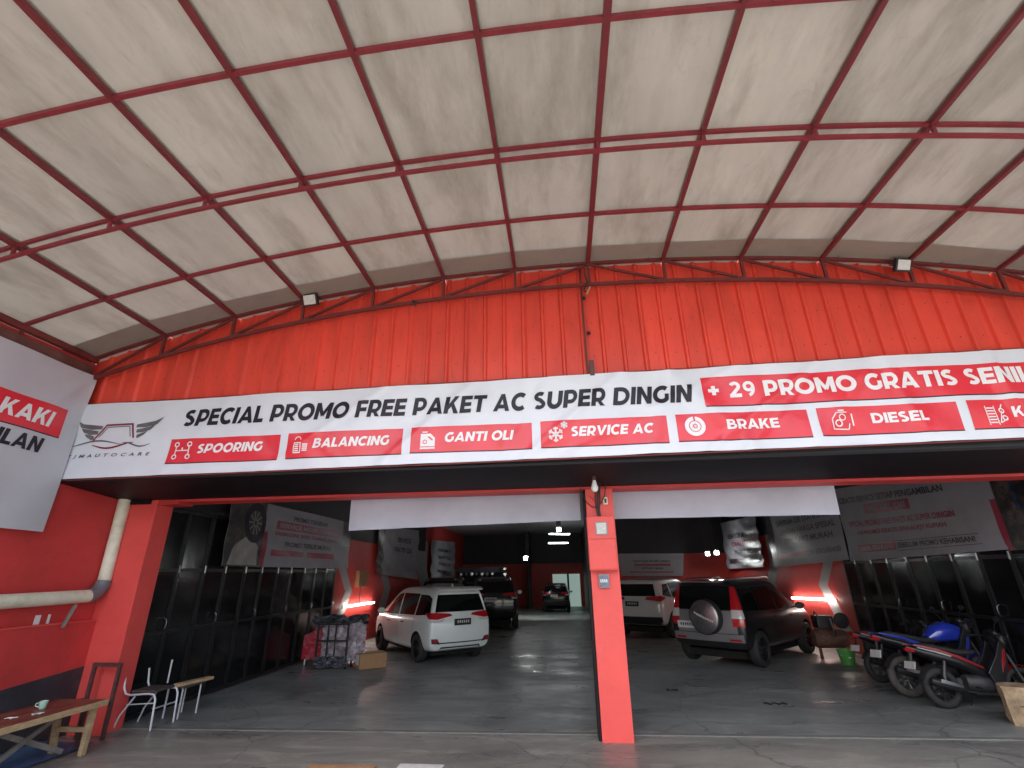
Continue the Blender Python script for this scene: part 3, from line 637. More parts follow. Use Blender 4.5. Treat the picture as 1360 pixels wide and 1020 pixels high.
def ln(x0, z0, x1, z1, w):
    d = Vector((x1-x0, z1-z0)).normalized(); n_ = Vector((-d.y, d.x))*w/2; return [(x0+n_.x, z0+n_.y), (x0-n_.x, z0-n_.y), (x1-n_.x, z1-n_.y), (x1+n_.x, z1+n_.y)]
# icons
p = []
for sx in (-1, 1):
    for sz in (-1, 1): p += ring(-5.05+sx*.095, 3.52+sz*.085, .022, .037, n=10)
    p.append(ln(-5.05+sx*.095, 3.45, -5.05+sx*.095, 3.59, .014))
p += [ln(-5.145, 3.52, -4.955, 3.52, .014), ln(-5.05, 3.52, -5.05, 3.56, .02)]
BT.polys('icon', p, 'print_white')
p = ring(-3.42, 3.60, .035, .045, 0, 180, 10)+[rc(-3.47, 3.42, -3.37, 3.435), rc(-3.47, 3.55, -3.37, 3.565), rc(-3.47, 3.42, -3.458, 3.56), rc(-3.382, 3.42, -3.37, 3.56)]
for k in range(4): p += [rc(-3.45, 3.445+.027*k, -3.40, 3.46+.027*k), rc(-3.35, 3.445+.027*k, -3.28, 3.463+.027*k)]
BT.polys('icon', p, 'print_white')
BT.polys('icon', [[(-1.76, 3.44), (-1.57, 3.44), (-1.57, 3.55), (-1.63, 3.61), (-1.76, 3.61)], rc(-1.76, 3.405, -1.57, 3.428), rc(-1.74, 3.625, -1.67, 3.64)], 'print_white')
BT.polys('icon', ring(-1.70, 3.50, .020, .030, n=10)+[ln(-1.66, 3.57, -1.60, 3.52, .018)], 'print_red', .010)
def snow(cx, cz, r, w):
    q = []
    for k in range(6):
        a = R(60*k+30); q.append(ln(cx, cz, cx+r*cos(a), cz+r*sin(a), w)); bxx, bzz = cx+.62*r*cos(a), cz+.62*r*sin(a)
        for s in (-1, 1): q.append(ln(bxx, bzz, bxx+.38*r*cos(a+s*.9), bzz+.38*r*sin(a+s*.9), w*.8))
    return q
BT.polys('icon', snow(-.02, 3.53, .095, .022)+snow(.09, 3.645, .045, .016), 'print_white')
BT.polys('icon', ring(1.69, 3.56, .075, .125, n=24)+ring(1.69, 3.56, .055, .066, n=18), 'print_white'); BT.polys('icon', ring(1.69, 3.56, 0.0, .055, n=14), 'print_white'); BT.polys('icon', ring(1.69, 3.56, .02, .03, n=10)+[rc(1.68, 3.63, 1.70, 3.70)], 'print_red', .011)
BT.polys('icon', ring(3.42, 3.60, .030, .042, n=12)+ring(3.37, 3.53, .030, .045, n=12)+[ln(3.30, 3.46, 3.30, 3.58, .012), ln(3.30, 3.46, 3.47, 3.45, .012), ln(3.30, 3.58, 3.36, 3.66, .012), ln(3.36, 3.66, 3.48, 3.66, .012), ln(3.53, 3.49, 3.53, 3.64, .016), ln(3.47, 3.45, 3.49, 3.52, .012), rc(3.38, 3.675, 3.45, 3.69)], 'print_white')
p = [rc(5.02, 3.45+.035*k, 5.10, 3.465+.035*k) for k in range(6)]+ring(5.19, 3.60, .02, .035, n=10)+ring(5.20, 3.51, .02, .035, n=10)+[ln(5.13, 3.45, 5.19, 3.60, .012), ln(5.13, 3.45, 5.22, 3.5, .012), ln(5.19, 3.63, 5.22, 3.68, .014), ln(5.01, 3.43, 5.01, 3.66, .01), ln(5.11, 3.43, 5.11, 3.66, .01)]
BT.polys('icon', p, 'print_white')
# logo
lz = 3.60
def lgo(x0, z0, x1, z1, w): return ln(x0, z0, x1, z1, w)
BT.polys('logo_outline', [lgo(-6.40, 3.70, -6.26, 3.93, .024), lgo(-6.27, 3.925, -5.86, 3.925, .024), lgo(-5.87, 3.93, -5.80, 3.72, .024)], 'print_dark_red')
BT.polys('logo_outline', [lgo(-6.33, 3.75, -6.24, 3.89, .012), lgo(-6.24, 3.893, -5.90, 3.893, .012), lgo(-5.90, 3.893, -5.85, 3.74, .012)], 'print_grey', .009)
wing = []
for k, (l_, y_) in enumerate(((.36, 3.915), (.27, 3.84), (.17, 3.765))):
    wing.append([(-5.80+.02*k, y_-.045), (-5.80+.02*k, y_), (-5.80+l_*.7, y_+.045-.01*k), (-5.80+l_+.01, y_+.10-.02*k), (-5.80+l_*.8, y_-.005), (-5.80+l_*.4, y_-.045)])
    wing.append([(-6.32-.04*k, y_-.045), (-6.32-.04*k, y_), (-6.32-l_*.8-.02*k, y_+.035), (-6.33-l_-.03*k, y_+.075-.02*k), (-6.32-l_*.9-.02*k, y_-.01), (-6.32-l_*.45-.02*k, y_-.05)][::-1])
for w in wing: BT.polys('logo_feather', [[(max(x, -6.775), z) for x, z in w]], 'print_grey')
def swoosh(x0, x1, z, a, ph, m, w=.022):
    q = []; n = 18
    for k in range(n):
        u, v = k/n, (k+1)/n; f = lambda t: z+a*sin(ph+t*pi*1.7); ww = w*(1-abs(2*u-1)**2*.7)/2; w2 = w*(1-abs(2*v-1)**2*.7)/2
        q.append([(x0+(x1-x0)*u, f(u)-ww), (x0+(x1-x0)*v, f(v)-w2), (x0+(x1-x0)*v, f(v)+w2), (x0+(x1-x0)*u, f(u)+ww)])
    BT.polys('logo_swoosh', q, m)
swoosh(-6.76, -5.95, 3.665, .035, -1.3, 'print_grey'); swoosh(-6.40, -5.78, 3.625, .035, 2.6, 'print_dark_red', .026); swoosh(-5.95, -5.54, 3.63, .03, 1.0, 'print_grey')
BT.text('TJMAUTOCARE', -6.73, 3.455, -5.50, 3.515, 'print_grey', bold=.02, shear=.25, space=1.9)
MB().tube([(XL+.01, B-.0, 3.172), (XL+BW, B-.0, 3.277)], .012, 8).build('hem_rod', 'dark_red_steel', mbn.t)
MB().tube([(XL+.01, B-.0, 4.255), (XL+BW, B-.0, 4.41)], .006, 6).build('hem_rope', 'dark_red_steel', mbn.t)

# ------------------------------------------------------------------ side banner (left)
def wr2(u, v): 
    c = math.hypot((1-u)*3.2, (1-v)*2.2)
    return .014*sin(u*9+v*3)+.006*sin(u*23-v*9)+.03*math.exp(-c*1.2)*sin(math.atan2(1-v, (1-u)*1.5+1e-3)*9)+.03*(1-v)*sin(u*5)
sbn = Cloth('side_banner', 'white banner hanging in front of the left side wall, cut by the frame', 'banner',
            (XL+.13, 2.6, 2.54), (XL+.13, 5.93, 2.50), (XL+.13, 5.965, 4.68), (XL+.13, 2.6, 4.68), (1, 0, 0), wr2, 'banner_side', .09)
k = 3.33
def sx_(y): return y-2.6
sbn.rect('red_panel', sx_(2.9), 3.685-2.5, sx_(5.72), 4.065-2.5, 'print_red'); sbn.rect('panel_shadow', sx_(2.9), 3.67-2.5, sx_(5.72), 3.685-2.5, 'print_black')
sbn.heavy('PAKET KAKI - KAKI', sx_(3.0), 3.775-2.5, sx_(5.57), 3.98-2.5, 'print_white', shear=.18)
sbn.heavy('SETIAP PENGAMBILAN', sx_(2.7), 3.43-2.5, sx_(5.55), 3.62-2.5, 'print_black', shear=.16)

# ------------------------------------------------------------------ white screens rolled down behind the beam
def wr3(u, v): return .008*sin(u*17)+.012*sin(u*5+v*3)+.012*sin(u*31+v*2)*(1-v)+.02*math.exp(-((u-.93)/.02)**2)
for nm, lab, x0, x1, zl, zr in (('cloth_screen', 'blank white cloth screen hanging at the top of the left bay', -3.27, .29, 2.56, 2.635), ('cloth_screen', 'blank white cloth screen hanging at the top of the right bay', .775, 3.95, 2.635, 2.62)):
    c_ = Cloth(nm, lab, 'screen', (x0, 7.52, zl), (x1, 7.52, zr), (x1, 7.52, 3.4), (x0, 7.52, 3.4), (0, -1, 0), wr3, 'screen_cloth', .12, 'blank cloth screens in the bays')

# ------------------------------------------------------------------ folding steel doors on both sides
def folding(label, side, y0, leaves, lw, group):
    X = XDL if side < 0 else XR; s = 1 if side < 0 else -1
    t = thing('folding_door', label, 'door', (X, y0, 0), 0, group)
    for i in range(leaves):
        a = y0+i*lw+.008; b = y0+(i+1)*lw-.008; ang = R((-1)**i*rnd.uniform(.6, 2.2)); c = (a+b)/2
        lf = bpy.data.objects.new('door_leaf', None); COL.objects.link(lf); lf.parent = t; lf.location = (0, c-y0, 0); lf.rotation_euler = (0, 0, ang); h = (b-a)/2
        def bb(nm, a_, b_, m, bv=0): return MB().box((a_[0]*s, a_[1], a_[2]), (b_[0]*s, b_[1], b_[2])).build(nm, m, lf, world=False, bevel=bv)
        f = MB()
        for (ya, yb, za, zb) in ((-h, -h+.035, .02, 3.0), (h-.035, h, .02, 3.0), (-h+.036, h-.036, .02, .07), (-h+.036, h-.036, 1.10, 1.15), (-h+.036, h-.036, 2.02, 2.07), (-h+.036, h-.036, 2.95, 3.0)):
            f.box((.0, ya, za), (.04*s, yb, zb))
        f.build('leaf_frame', 'door_frame', lf, world=False, bevel=.003)
        for za, zb in ((.072, 1.098), (1.152, 2.018), (2.072, 2.948)): bb('leaf_panel', (.008, -h+.037, za), (.020, h-.037, zb), 'gloss_black')
        if i % 2 == 0:
            yy = h-.09; pts = [(.03*s, yy, 1.16), (.09*s, yy-.01, 1.19), (.10*s, yy-.01, 1.25), (.09*s, yy-.01, 1.31), (.03*s, yy, 1.34)]
            MB().tube(pts, .009, 8).build('handle', 'chrome', lf, smooth=True, world=False)
        MB().tube([((.05)*s, -h-.004, 2.00), ((.05)*s, -h-.004, 2.12)], .014, 8).build('hinge', 'alu', lf, world=False)
    MB().box((X-.02*s*0, y0-.02, 3.003), (X+.08*s, y0+leaves*lw, 3.06)).build('top_rail', 'door_frame', t)
    MB().box((X+.0*s, y0-.02, .001), (X+.075*s, y0+leaves*lw, .018)).build('floor_rail', 'alu', t)
    return t
folding('glossy black folding steel door along the left wall of the hall', -1, 7.47, 11, .60, 'folding steel doors')
folding('glossy black folding steel door behind the motorcycles on the right', 1, 7.47, 10, .61, 'folding steel doors')

# ------------------------------------------------------------------ indoor banners on the side walls
def wrin(a, f, ph):
    def w_(u, v): return .02*sin(u*f+v*2+ph)+a*sin(v*9+u*14+ph)*(1-v)+a*.7*sin((u+v)*f*1.7+ph)
    return w_
def fold_disp(a):
    def w_(u, v):
        d = math.hypot(u-.85, v-1.05); return a*sin(d*26)*(1-v*.5)+.02*sin(u*9)
    return w_
def inbanner(label, side, y0, y1, zb0, zb1, zt0, zt1, disp, rows, extra=None, m='indoor_banner', g='banners on the inner walls'):
    X = XDL+.12 if side < 0 else XR-.12
    if side < 0: c_ = Cloth('wall_banner', label, 'banner', (X, y0, zb0), (X, y1, zb1), (X, y1, zt1), (X, y0, zt0), (1, 0, 0), disp, m, .12, g)
    else: c_ = Cloth('wall_banner', label, 'banner', (X, y1, zb1), (X, y0, zb0), (X, y0, zt0), (X, y1, zt1), (-1, 0, 0), disp, m, .12, g)
    for r in rows:
        st, a, za, b_, zb_, mm = r[:6]
        if st is None: c_.rect('printed_panel', a*c_.w, za*c_.h, b_*c_.w, zb_*c_.h, mm, .004)
        else: c_.text(st, a*c_.w, za*c_.h, b_*c_.w, zb_*c_.h, mm, .009, bold=.03)
    return c_
W_, K_, R_ = 'indoor_banner', 'indoor_print', 'indoor_print_red'
c_ = inbanner('wide promo banner over the left folding doors with a dark wheel photo', -1, 8.95, 14.6, 2.12, 2.12, 3.4, 3.4, wrin(.012, 7, 1),
    [(None, 0, .0, .215, 1, 'photo_dark'), (None, .215, 0, .245, .55, R_), ('PROMO TERBESAR', .42, .80, .72, .88, K_), (None, .30, .62, .86, .76, R_), ('SERVICE MOBIL TERBAIK', .32, .65, .84, .73, W_),
     ('DISKON 30% SEMUA JASA', .30, .50, .84, .58, R_), ('PROMO TERUS MURAH', .38, .34, .78, .43, K_), (None, .28, .18, .54, .28, R_), (None, .57, .18, .82, .28, R_), (None, .90, .45, 1.0, 1, 'photo_dark')])
c_.polys('printed_photo', [[(.02*c_.w, .02*c_.h), (.20*c_.w, .02*c_.h), (.19*c_.w, .30*c_.h), (.13*c_.w, .45*c_.h), (.10*c_.w, .42*c_.h), (.05*c_.w, .28*c_.h)]], 'photo_grey')
q = [[(.155*c_.w+a*.07*c_.w, .66*c_.h+b_*.07*c_.w) for a, b_ in pp_] for pp_ in ring(0, 0, .62, 1.0, n=24)]
c_.polys('printed_wheel', q, 'print_black', .008); c_.polys('printed_wheel', [[(.155*c_.w+a*.07*c_.w, .66*c_.h+b_*.07*c_.w) for a, b_ in ln(.12*cos(t), .12*sin(t), .6*cos(t), .6*sin(t), .08)] for t in [k*pi/5 for k in range(10)]], 'photo_grey', .010)
inbanner('wrinkled grey promo banner on the left wall between the stripes', -1, 17.0, 21.9, 1.97, 1.75, 3.55, 3.75, fold_disp(.045), [(None, 0, 0, .1, 1, 'photo_dark'), ('SERVICE', .4, .7, .75, .80, K_), ('GRATIS CEK', .35, .5, .8, .60, K_)])
inbanner('farthest crumpled promo banner on the left wall above the dark cars', -1, 24.2, 29.6, 1.7, 1.45, 3.5, 3.7, fold_disp(.045), [('PROMO', .25, .72, .8, .80, K_), ('GANTI OLI', .2, .55, .8, .63, K_), ('TUNE UP', .25, .38, .8, .46, K_), ('SPOORING', .2, .2, .8, .28, K_)])
c_ = inbanner('large free service banner above the motorcycles on the right wall', 1, 8.55, 12.95, 2.14, 2.07, 3.4, 3.75, wrin(.01, 6, 2),
    [('GRATIS SERVICE SETIAP PENGAMBILAN', -.0+.02, .77, .80, .86, K_), (None, .22, .60, .58, .74, R_), ('PAKET KAKI - KAKI', .25, .63, .55, .71, W_), ('SPECIAL PROMO FREE PAKET AC SUPER DINGIN', .07, .44, .82, .52, R_),
     ('+29 PROMO GRATIS SENILAI KJT RUPIAH', .12, .31, .76, .39, R_), (None, .09, .10, .40, .20, R_), ('AMBIL SEKARANG', .11, .12, .38, .18, W_), ('SEBELUM PROMO KEHABISAN!', .41, .12, .88, .19, K_), (None, .40, .085, .90, .092, K_), (None, .40, .208, .90, .215, K_)])
inbanner('blue and black picture banner at the right edge above the motorcycles', 1, 7.55, 8.56, 2.14, 2.12, 3.4, 3.4, wrin(.01, 3, 0), [(None, 0, 0, .12, .6, R_), (None, .12, 0, 1, 1, 'photo_dark'), (None, .42, .45, .95, 1, 'photo_blue')])
inbanner('dark promo banner with black text rows beyond the free service banner', 1, 13.05, 17.6, 2.1, 1.98, 3.6, 3.6, wrin(.012, 6, 3),
    [(None, 0, .1, .10, 1, 'photo_dark'), ('DAPATKAN CEK GRATIS 21 ITEM', .18, .72, .95, .82, K_), ('DENGAN HARGA SPESIAL', .2, .55, .95, .65, K_), ('SPAREPART MURAH', .25, .38, .9, .48, K_), (None, .14, .14, .55, .22, R_), ('DAN BERGARANSI', .56, .14, .95, .23, K_)])
inbanner('shiny crumpled promo banner at the far end of the right wall', 1, 18.4, 22.4, 2.0, 1.97, 3.7, 3.8, fold_disp(.045), [('SERVICE BERKALA', .2, .62, .95, .72, K_), ('DAPATKAN', .3, .45, .95, .55, R_), ('PROMO SPESIAL', .3, .28, .95, .38, K_), (None, .1, .1, .9, .2, K_)])
# rear wall banner
rb = Cloth('wall_banner', 'pale promo banner on the rear wall beside the white hatch car', 'banner', (2.45, 22.7, 1.76), (5.0, 22.7, 1.72), (5.15, 22.7, 2.62), (2.35, 22.7, 2.66), (0, -1, 0), lambda u, v: .03*math.exp(-((u-.93)/.06)**2)*sin(v*8)+.01*sin(u*9), 'indoor_banner', .1, 'banners on the inner walls')
rb.text('DAPATKAN PROMO SPESIAL', .22*rb.w, .62*rb.h, .80*rb.w, .70*rb.h, K_, .008, bold=.03); rb.rect('printed_panel', .23*rb.w, .44*rb.h, .80*rb.w, .54*rb.h, R_); rb.text('SETIAP HARI', .34*rb.w, .30*rb.h, .68*rb.w, .38*rb.h, K_, .008, bold=.03)
rb.rect('printed_panel', .15*rb.w, .14*rb.h, .85*rb.w, .20*rb.h, R_)

# ------------------------------------------------------------------ lamps
def tube_lamp(label, p, q, m, g):
    c = [(a+b)/2 for a, b in zip(p, q)]; t = thing('tube_light', label, 'lamp', c, 0, g)
    MB().tube([p, q], .026, 10).build('tube', m, t, smooth=True)
    d = (Vector(q)-Vector(p)).normalized()
    if abs(d.y) > .5: n_ = -1 if c[0] > 0 else 1; MB().bar((p[0]-.03*n_, p[1]-.03, p[2]), (q[0]-.03*n_, q[1]+.03, q[2]), .02, .05).build('batten', 'white_plastic', t)
    else: MB().bar((p[0], p[1], p[2]+.035), (q[0], q[1], q[2]+.035), .06, .03).build('batten', 'white_plastic', t)
    return t
tube_lamp('lit tube light low on the left red wall between grey stripes', (XDL+.04, 14.9, 1.09), (XDL+.04, 17.2, 1.09), 'tube_lit', 'lit tube lights')
tube_lamp('lit tube light low on the right red wall behind the grey car', (XR-.03, 14.4, 1.16), (XR-.03, 16.9, 1.10), 'tube_lit', 'lit tube lights')
t1 = tube_lamp('upper lit tube light hanging deep in the left bay', (-.60, 24, 3.64), (.36, 24, 3.61), 'tube_cool', 'lit tube lights')
t2 = tube_lamp('lower lit tube light hanging deep in the left bay', (-.70, 26, 3.34), (.28, 26, 3.33), 'tube_cool', 'lit tube lights')
MB().tube([(-.1, 24, 3.65), (-.1, 24, 4.32)], .008, 6).build('hanger', 'cable', t1); MB().tube([(-.1, 26, 3.35), (-.1, 26, 4.32)], .008, 6).build('hanger', 'cable', t2)
sl = thing('panel_light', 'small square lit panel above the hanging tube lights', 'lamp', (-.14, 23.8, 3.8)); MB().box((-.24, 23.8, 3.73), (-.04, 23.84, 3.90)).build('panel', 'tube_cool', sl); MB().box((-.25, 23.845, 3.72), (-.03, 23.88, 4.32)).build('bracket', 'black_plastic', sl)
def flood_in(label, x, y, z, e):
    t = thing('work_light', label, 'lamp', (x, y, z), 0, 'lit work lights'); MB().box((x-.07, y, z-.07), (x+.07, y+.02, z+.07)).build('lens', 'flood_lit', t); MB().box((x-.09, y+.022, z-.09), (x+.09, y+.06, z+.09)).build('housing', 'black_plastic', t)
    MB().tube([(x, y+.05, z+.05), (x, y+.3, z+.1), (x, y+.3, 4.32)], .01, 6).build('bracket', 'black_plastic', t)
    l = bpy.data.lights.new('work_light_beam', 'AREA'); l.size = .14; l.energy = e; l.color = (.95, 1, .98); lo = bpy.data.objects.new('work_light_beam', l); COL.objects.link(lo); lo.parent = t; lo.location = (0, -.03, 0); lo.rotation_euler = (R(70), 0, 0)
flood_in('bright round work light under the black rear wall of the left bay', -1.76, 24.3, 2.60, 45)
flood_in('left one of the paired bright work lights in the right rear corner', 5.85, 21.6, 2.56, 3)
flood_in('right one of the paired bright work lights in the right rear corner', 6.10, 21.2, 2.58, 3)

# ------------------------------------------------------------------ things on the centre pillar
mt = thing('meter_cabinet', 'red metal electricity meter cabinet with small window on the centre pillar', 'cabinet', (.54, 7.08, 2.27))
MB().box((.345, 6.95, 1.93), (.715, 7.087, 2.62)).build('cabinet_body', 'pillar_red', mt, bevel=.006)
MB().box((.352, 6.935, 1.945), (.70, 6.948, 2.32)).build('cabinet_door', 'pillar_red', mt, bevel=.004)
MB().box((.352, 6.935, 2.325), (.708, 6.948, 2.612)).build('cabinet_door', 'pillar_red', mt, bevel=.004)
MB().box((.47, 6.925, 2.39), (.60, 6.934, 2.53)).build('meter_window', 'meter_glass', mt)
f = MB()
for a, b_, c1, d1 in ((.455, .469, 2.375, 2.545), (.601, .615, 2.375, 2.545), (.4695, .6005, 2.375, 2.389), (.4695, .6005, 2.531, 2.545)): f.box((a, 6.922, c1), (b_, 6.9345, d1))
f.build('window_frame', 'grey_plastic', mt)
ob = thing('breaker_box', 'small grey breaker box with blue switches under the meter cabinet', 'box', (.52, 7.08, 1.79))
MB().box((.455, 7.03, 1.715), (.59, 7.088, 1.88)).build('box_body', 'grey_plastic', ob, bevel=.004); MB().box((.468, 7.022, 1.73), (.577, 7.0295, 1.865)).build('cover', 'meter_blue', ob)
for k in range(4): MB().box((.475+.025*k, 7.016, 1.78), (.49+.025*k, 7.0215, 1.82)).build('switch', 'white_plastic', ob)
so = thing('wall_socket', 'small cream switch box on the top of the centre pillar', 'socket', (.63, 7.08, 2.83)); MB().box((.60, 7.05, 2.79), (.66, 7.088, 2.89)).build('box_body', 'pvc', so, bevel=.004); MB().box((.615, 7.045, 2.81), (.645, 7.0495, 2.87)).build('rocker', 'brown_steel', so)
lb = thing('light_bulb', 'unlit white bulb hanging from the black soffit above the centre pillar', 'lamp', (.46, 6.55, 2.98))
MB().lathe([(0, -.13), (.025, -.125), (.045, -.10), (.048, -.075), (.035, -.03), (.025, .0), (.022, .02), (0, .02)], 16, Matrix.Translation((.46, 6.55, 3.02))).build('bulb', 'white_plastic', lb, smooth=True)
MB().lathe([(0, .02), (.026, .02), (.028, .07), (.015, .09), (0, .09)], 12, Matrix.Translation((.46, 6.55, 3.02))).build('socket', 'brown_steel', lb, smooth=True); MB().tube([(.46, 6.55, 3.1), (.46, 6.56, 3.15)], .012, 6).build('cord', 'cable', lb)
cs = thing('pillar_cables', 'dark loose cables running from the soffit down to the meter cabinet', 'cable', (.5, 7.07, 2.8))
rc_ = random.Random(5)
for k in range(4):
    a = .50+.022*k; pts = [(a+.02, 6.75, 3.12), (a+.012*sin(k), 7.05, 2.98+.02*k), (a-.01+.008*sin(k*2), 7.06, 2.85), (.50+.012*k, 7.05, 2.72), (.51+.012*k, 7.04, 2.62)]
    MB().tube(pts, .008, 6).build('cable', 'cable', cs, smooth=True)
MB().tube([(.28, 7.0, 3.1), (.30, 7.05, 2.98), (.36, 7.06, 2.84), (.44, 7.06, 2.76), (.52, 7.05, 2.76)], .007, 6).build('cable', 'cable', cs, smooth=True)
MB().tube([(.62, 6.8, 3.1), (.64, 7.0, 3.0), (.62, 7.04, 2.9), (.56, 7.05, 2.8)], .007, 6).build('cable', 'cable', cs, smooth=True)
MB().bar((.40, 7.06, 2.92), (.50, 7.06, 2.83), .012).build('clamp', 'wall_red', cs)
lbx = thing('beam_junction_box', 'tiny grey junction box on the black beam over the right bay', 'box', (3.99, 7.08, 3.15))
MB().box((3.955, 7.08, 3.11), (4.02, 7.125, 3.20)).build('box_body', 'grey_plastic', lbx, bevel=.003); MB().box((3.965, 7.074, 3.125), (4.01, 7.0795, 3.185)).build('cover', 'stripe_grey', lbx)

# ------------------------------------------------------------------ foreground left furniture
bn = thing('wooden_bench', 'long wooden bench with dark red-brown top beside the left wall', 'bench', (-5.9, 5.5, 0))
for k in range(3): MB().box((-6.26+.205*k, 3.9, .525), (-6.26+.205*k+.198, 6.42, .55)).build('plank', 'wood_dark', bn, bevel=.003)
MB().box((-5.642, 3.9, .49), (-5.615, 6.43, .548)).build('edge_board', 'wood_light', bn, bevel=.003)
for y in (6.33, 4.1):
    for x, dx in ((-5.70, -.02), (-6.16, .06)): MB().bar((x, y, .524), (x+dx, y+.01, 0), .055, .055).build('leg', 'wood_light', bn)
    MB().bar((-6.12, y+.0, .26), (-5.73, y+.0, .26), .03, .05).build('crossbar', 'wood_light', bn)
MB().bar((-5.93, 6.22, .50), (-5.95, 5.3, .03), .03, .05).build('brace', 'wood_grey', bn); MB().bar((-6.00, 5.35, .50), (-5.9, 6.25, .06), .03, .05).build('brace', 'wood_grey', bn)
cup = thing('cup', 'pale green cup standing on the wooden bench', 'cup', (-6.0, 5.95, .551))
MB().lathe([(0, 0), (.028, 0), (.034, .01), (.045, .075), (.041, .075), (.030, .012), (0, .012)], 20, Matrix.Translation((-6.0, 5.95, .551))).build('bowl', 'ceramic', cup, smooth=True)
MB().tube([(-6.038, 5.94, .61), (-6.068, 5.93, .605), (-6.072, 5.93, .58), (-6.036, 5.94, .568)], .006, 8).build('handle', 'ceramic', cup, smooth=True)
for x, y, a, lab in ((-5.92, 5.55, .3, 'crumpled white paper nearest the frame edge on the bench'), (-5.80, 5.72, 1.0, 'small white paper scrap on the bench in front of the cup')):
    T = Matrix.Translation((x, y, .552)) @ Matrix.Rotation(a, 4, 'Z'); n = 5; vs = [T @ Vector((.10*(i/n-.5), .06*(j/n-.5), .008*abs(sin(i*2.1+j*1.7)))) for j in range(n+1) for i in range(n+1)]
    tag(MB().add(vs, [(j*(n+1)+i, j*(n+1)+i+1, (j+1)*(n+1)+i+1, (j+1)*(n+1)+i) for j in range(n) for i in range(n)]).build('paper', 'paper'), lab, 'paper', 'papers on the bench')
T = Matrix.Translation((-6.35, 6.1, 0)); n = 12
vs = [((-6.69+.75*i/n), (5.2+1.55*j/n), .012+.02*abs(sin(i*1.3+j*.7))*(.3+.7*sin(pi*i/n)*sin(pi*j/n))) for j in range(n+1) for i in range(n+1)]
tag(MB().add(vs, [(j*(n+1)+i, j*(n+1)+i+1, (j+1)*(n+1)+i+1, (j+1)*(n+1)+i) for j in range(n) for i in range(n)]).build('tarpaulin', 'blue_tarp', None, smooth=True), 'blue tarpaulin lying on the ground under the wooden bench', 'tarpaulin')
fr = thing('metal_stand', 'brown square-tube metal stand behind the end of the wooden bench', 'stand', (-6.2, 6.8, 0))
for (x, y) in ((-6.40, 6.95), (-5.99, 6.90), (-6.42, 6.60), (-6.01, 6.55)): MB().bar((x, y, 0), (x, y, .82 if y > 6.7 else .45), .04).build('leg', 'brown_steel', fr)
MB().bar((-6.42, 6.95, .84), (-5.97, 6.90, .84), .045).build('crossbar', 'brown_steel', fr); MB().bar((-6.42, 6.60, .44), (-6.40, 6.95, .44), .035).build('crossbar', 'brown_steel', fr); MB().bar((-6.0, 6.55, .44), (-5.99, 6.90, .44), .035).build('crossbar', 'brown_steel', fr)
ch = thing('chair', 'white tube chair with worn dark seat beside the left pillar', 'chair', (-5.8, 7.5, 0))
for s_, y in ((0, 7.30), (1, 7.72)):
    MB().tube([(-6.22, y, .68), (-6.19, y, .50), (-6.15, y, .43), (-6.08, y, .415), (-5.80, y, .43), (-5.72, y, .42), (-5.69, y, .36), (-5.67, y, .0)], .013, 8).build('frame_tube', 'white_steel', ch, smooth=True)
    MB().tube([(-6.0, y, .40), (-6.16, y, .18), (-6.22, y, .0)], .012, 8).build('leg', 'white_steel', ch, smooth=True)
MB().tube([(-5.70, 7.30, .25), (-5.70, 7.72, .25)], .009, 6).build('stretcher', 'white_steel', ch); MB().tube([(-6.1, 7.30, .30), (-5.69, 7.30, .32)], .008, 6).build('stretcher', 'white_steel', ch)
MB().box((-6.10, 7.33, .435), (-5.74, 7.70, .465)).build('seat', 'leather_brown', ch, bevel=.012)
st = thing('plank_stool', 'second white-legged stool with light plank seat by the folding door', 'stool', (-5.6, 8.0, 0))
for x, y in ((-5.72, 7.86), (-5.70, 8.22), (-5.98, 7.9), (-5.96, 8.25)): MB().tube([(x, y, 0), (x, y, .39)], .013, 8).build('leg', 'white_steel', st)
MB().box((-6.0, 7.82, .393), (-5.66, 8.28, .42)).build('seat', 'leather_brown', st, bevel=.008)
MB().box((-.06, -.30, 0), (.06, .30, .04), Matrix.Translation((-5.72, 8.08, .423)) @ Matrix.Rotation(R(-12), 4, 'Z')).build('plank', 'wood_light', st, bevel=.006)
pb = tag(MB().tube([(-6.02, 7.9, .45), (-6.02, 7.9, .76)], .012, 8).build('broom_stick', 'white_steel', None), 'thin white stick standing up behind the chair seat', 'stick')
for lab, m_, x0, x1, a in (('brown cardboard piece lying at the bottom edge of the ground', 'cardboard', -2.72, -1.98, .02), ('white board piece lying at the bottom edge of the ground', 'plate_white', -1.99, -1.50, -.02)):
    T = Matrix.Rotation(a, 4, 'Z'); tag(MB().box((x0+.005, 5.95, -.004), (x1, 6.20+(.02 if a > 0 else 0), .012), T).build('board', m_, None, bevel=.003), lab, 'board', 'boards lying on the ground')

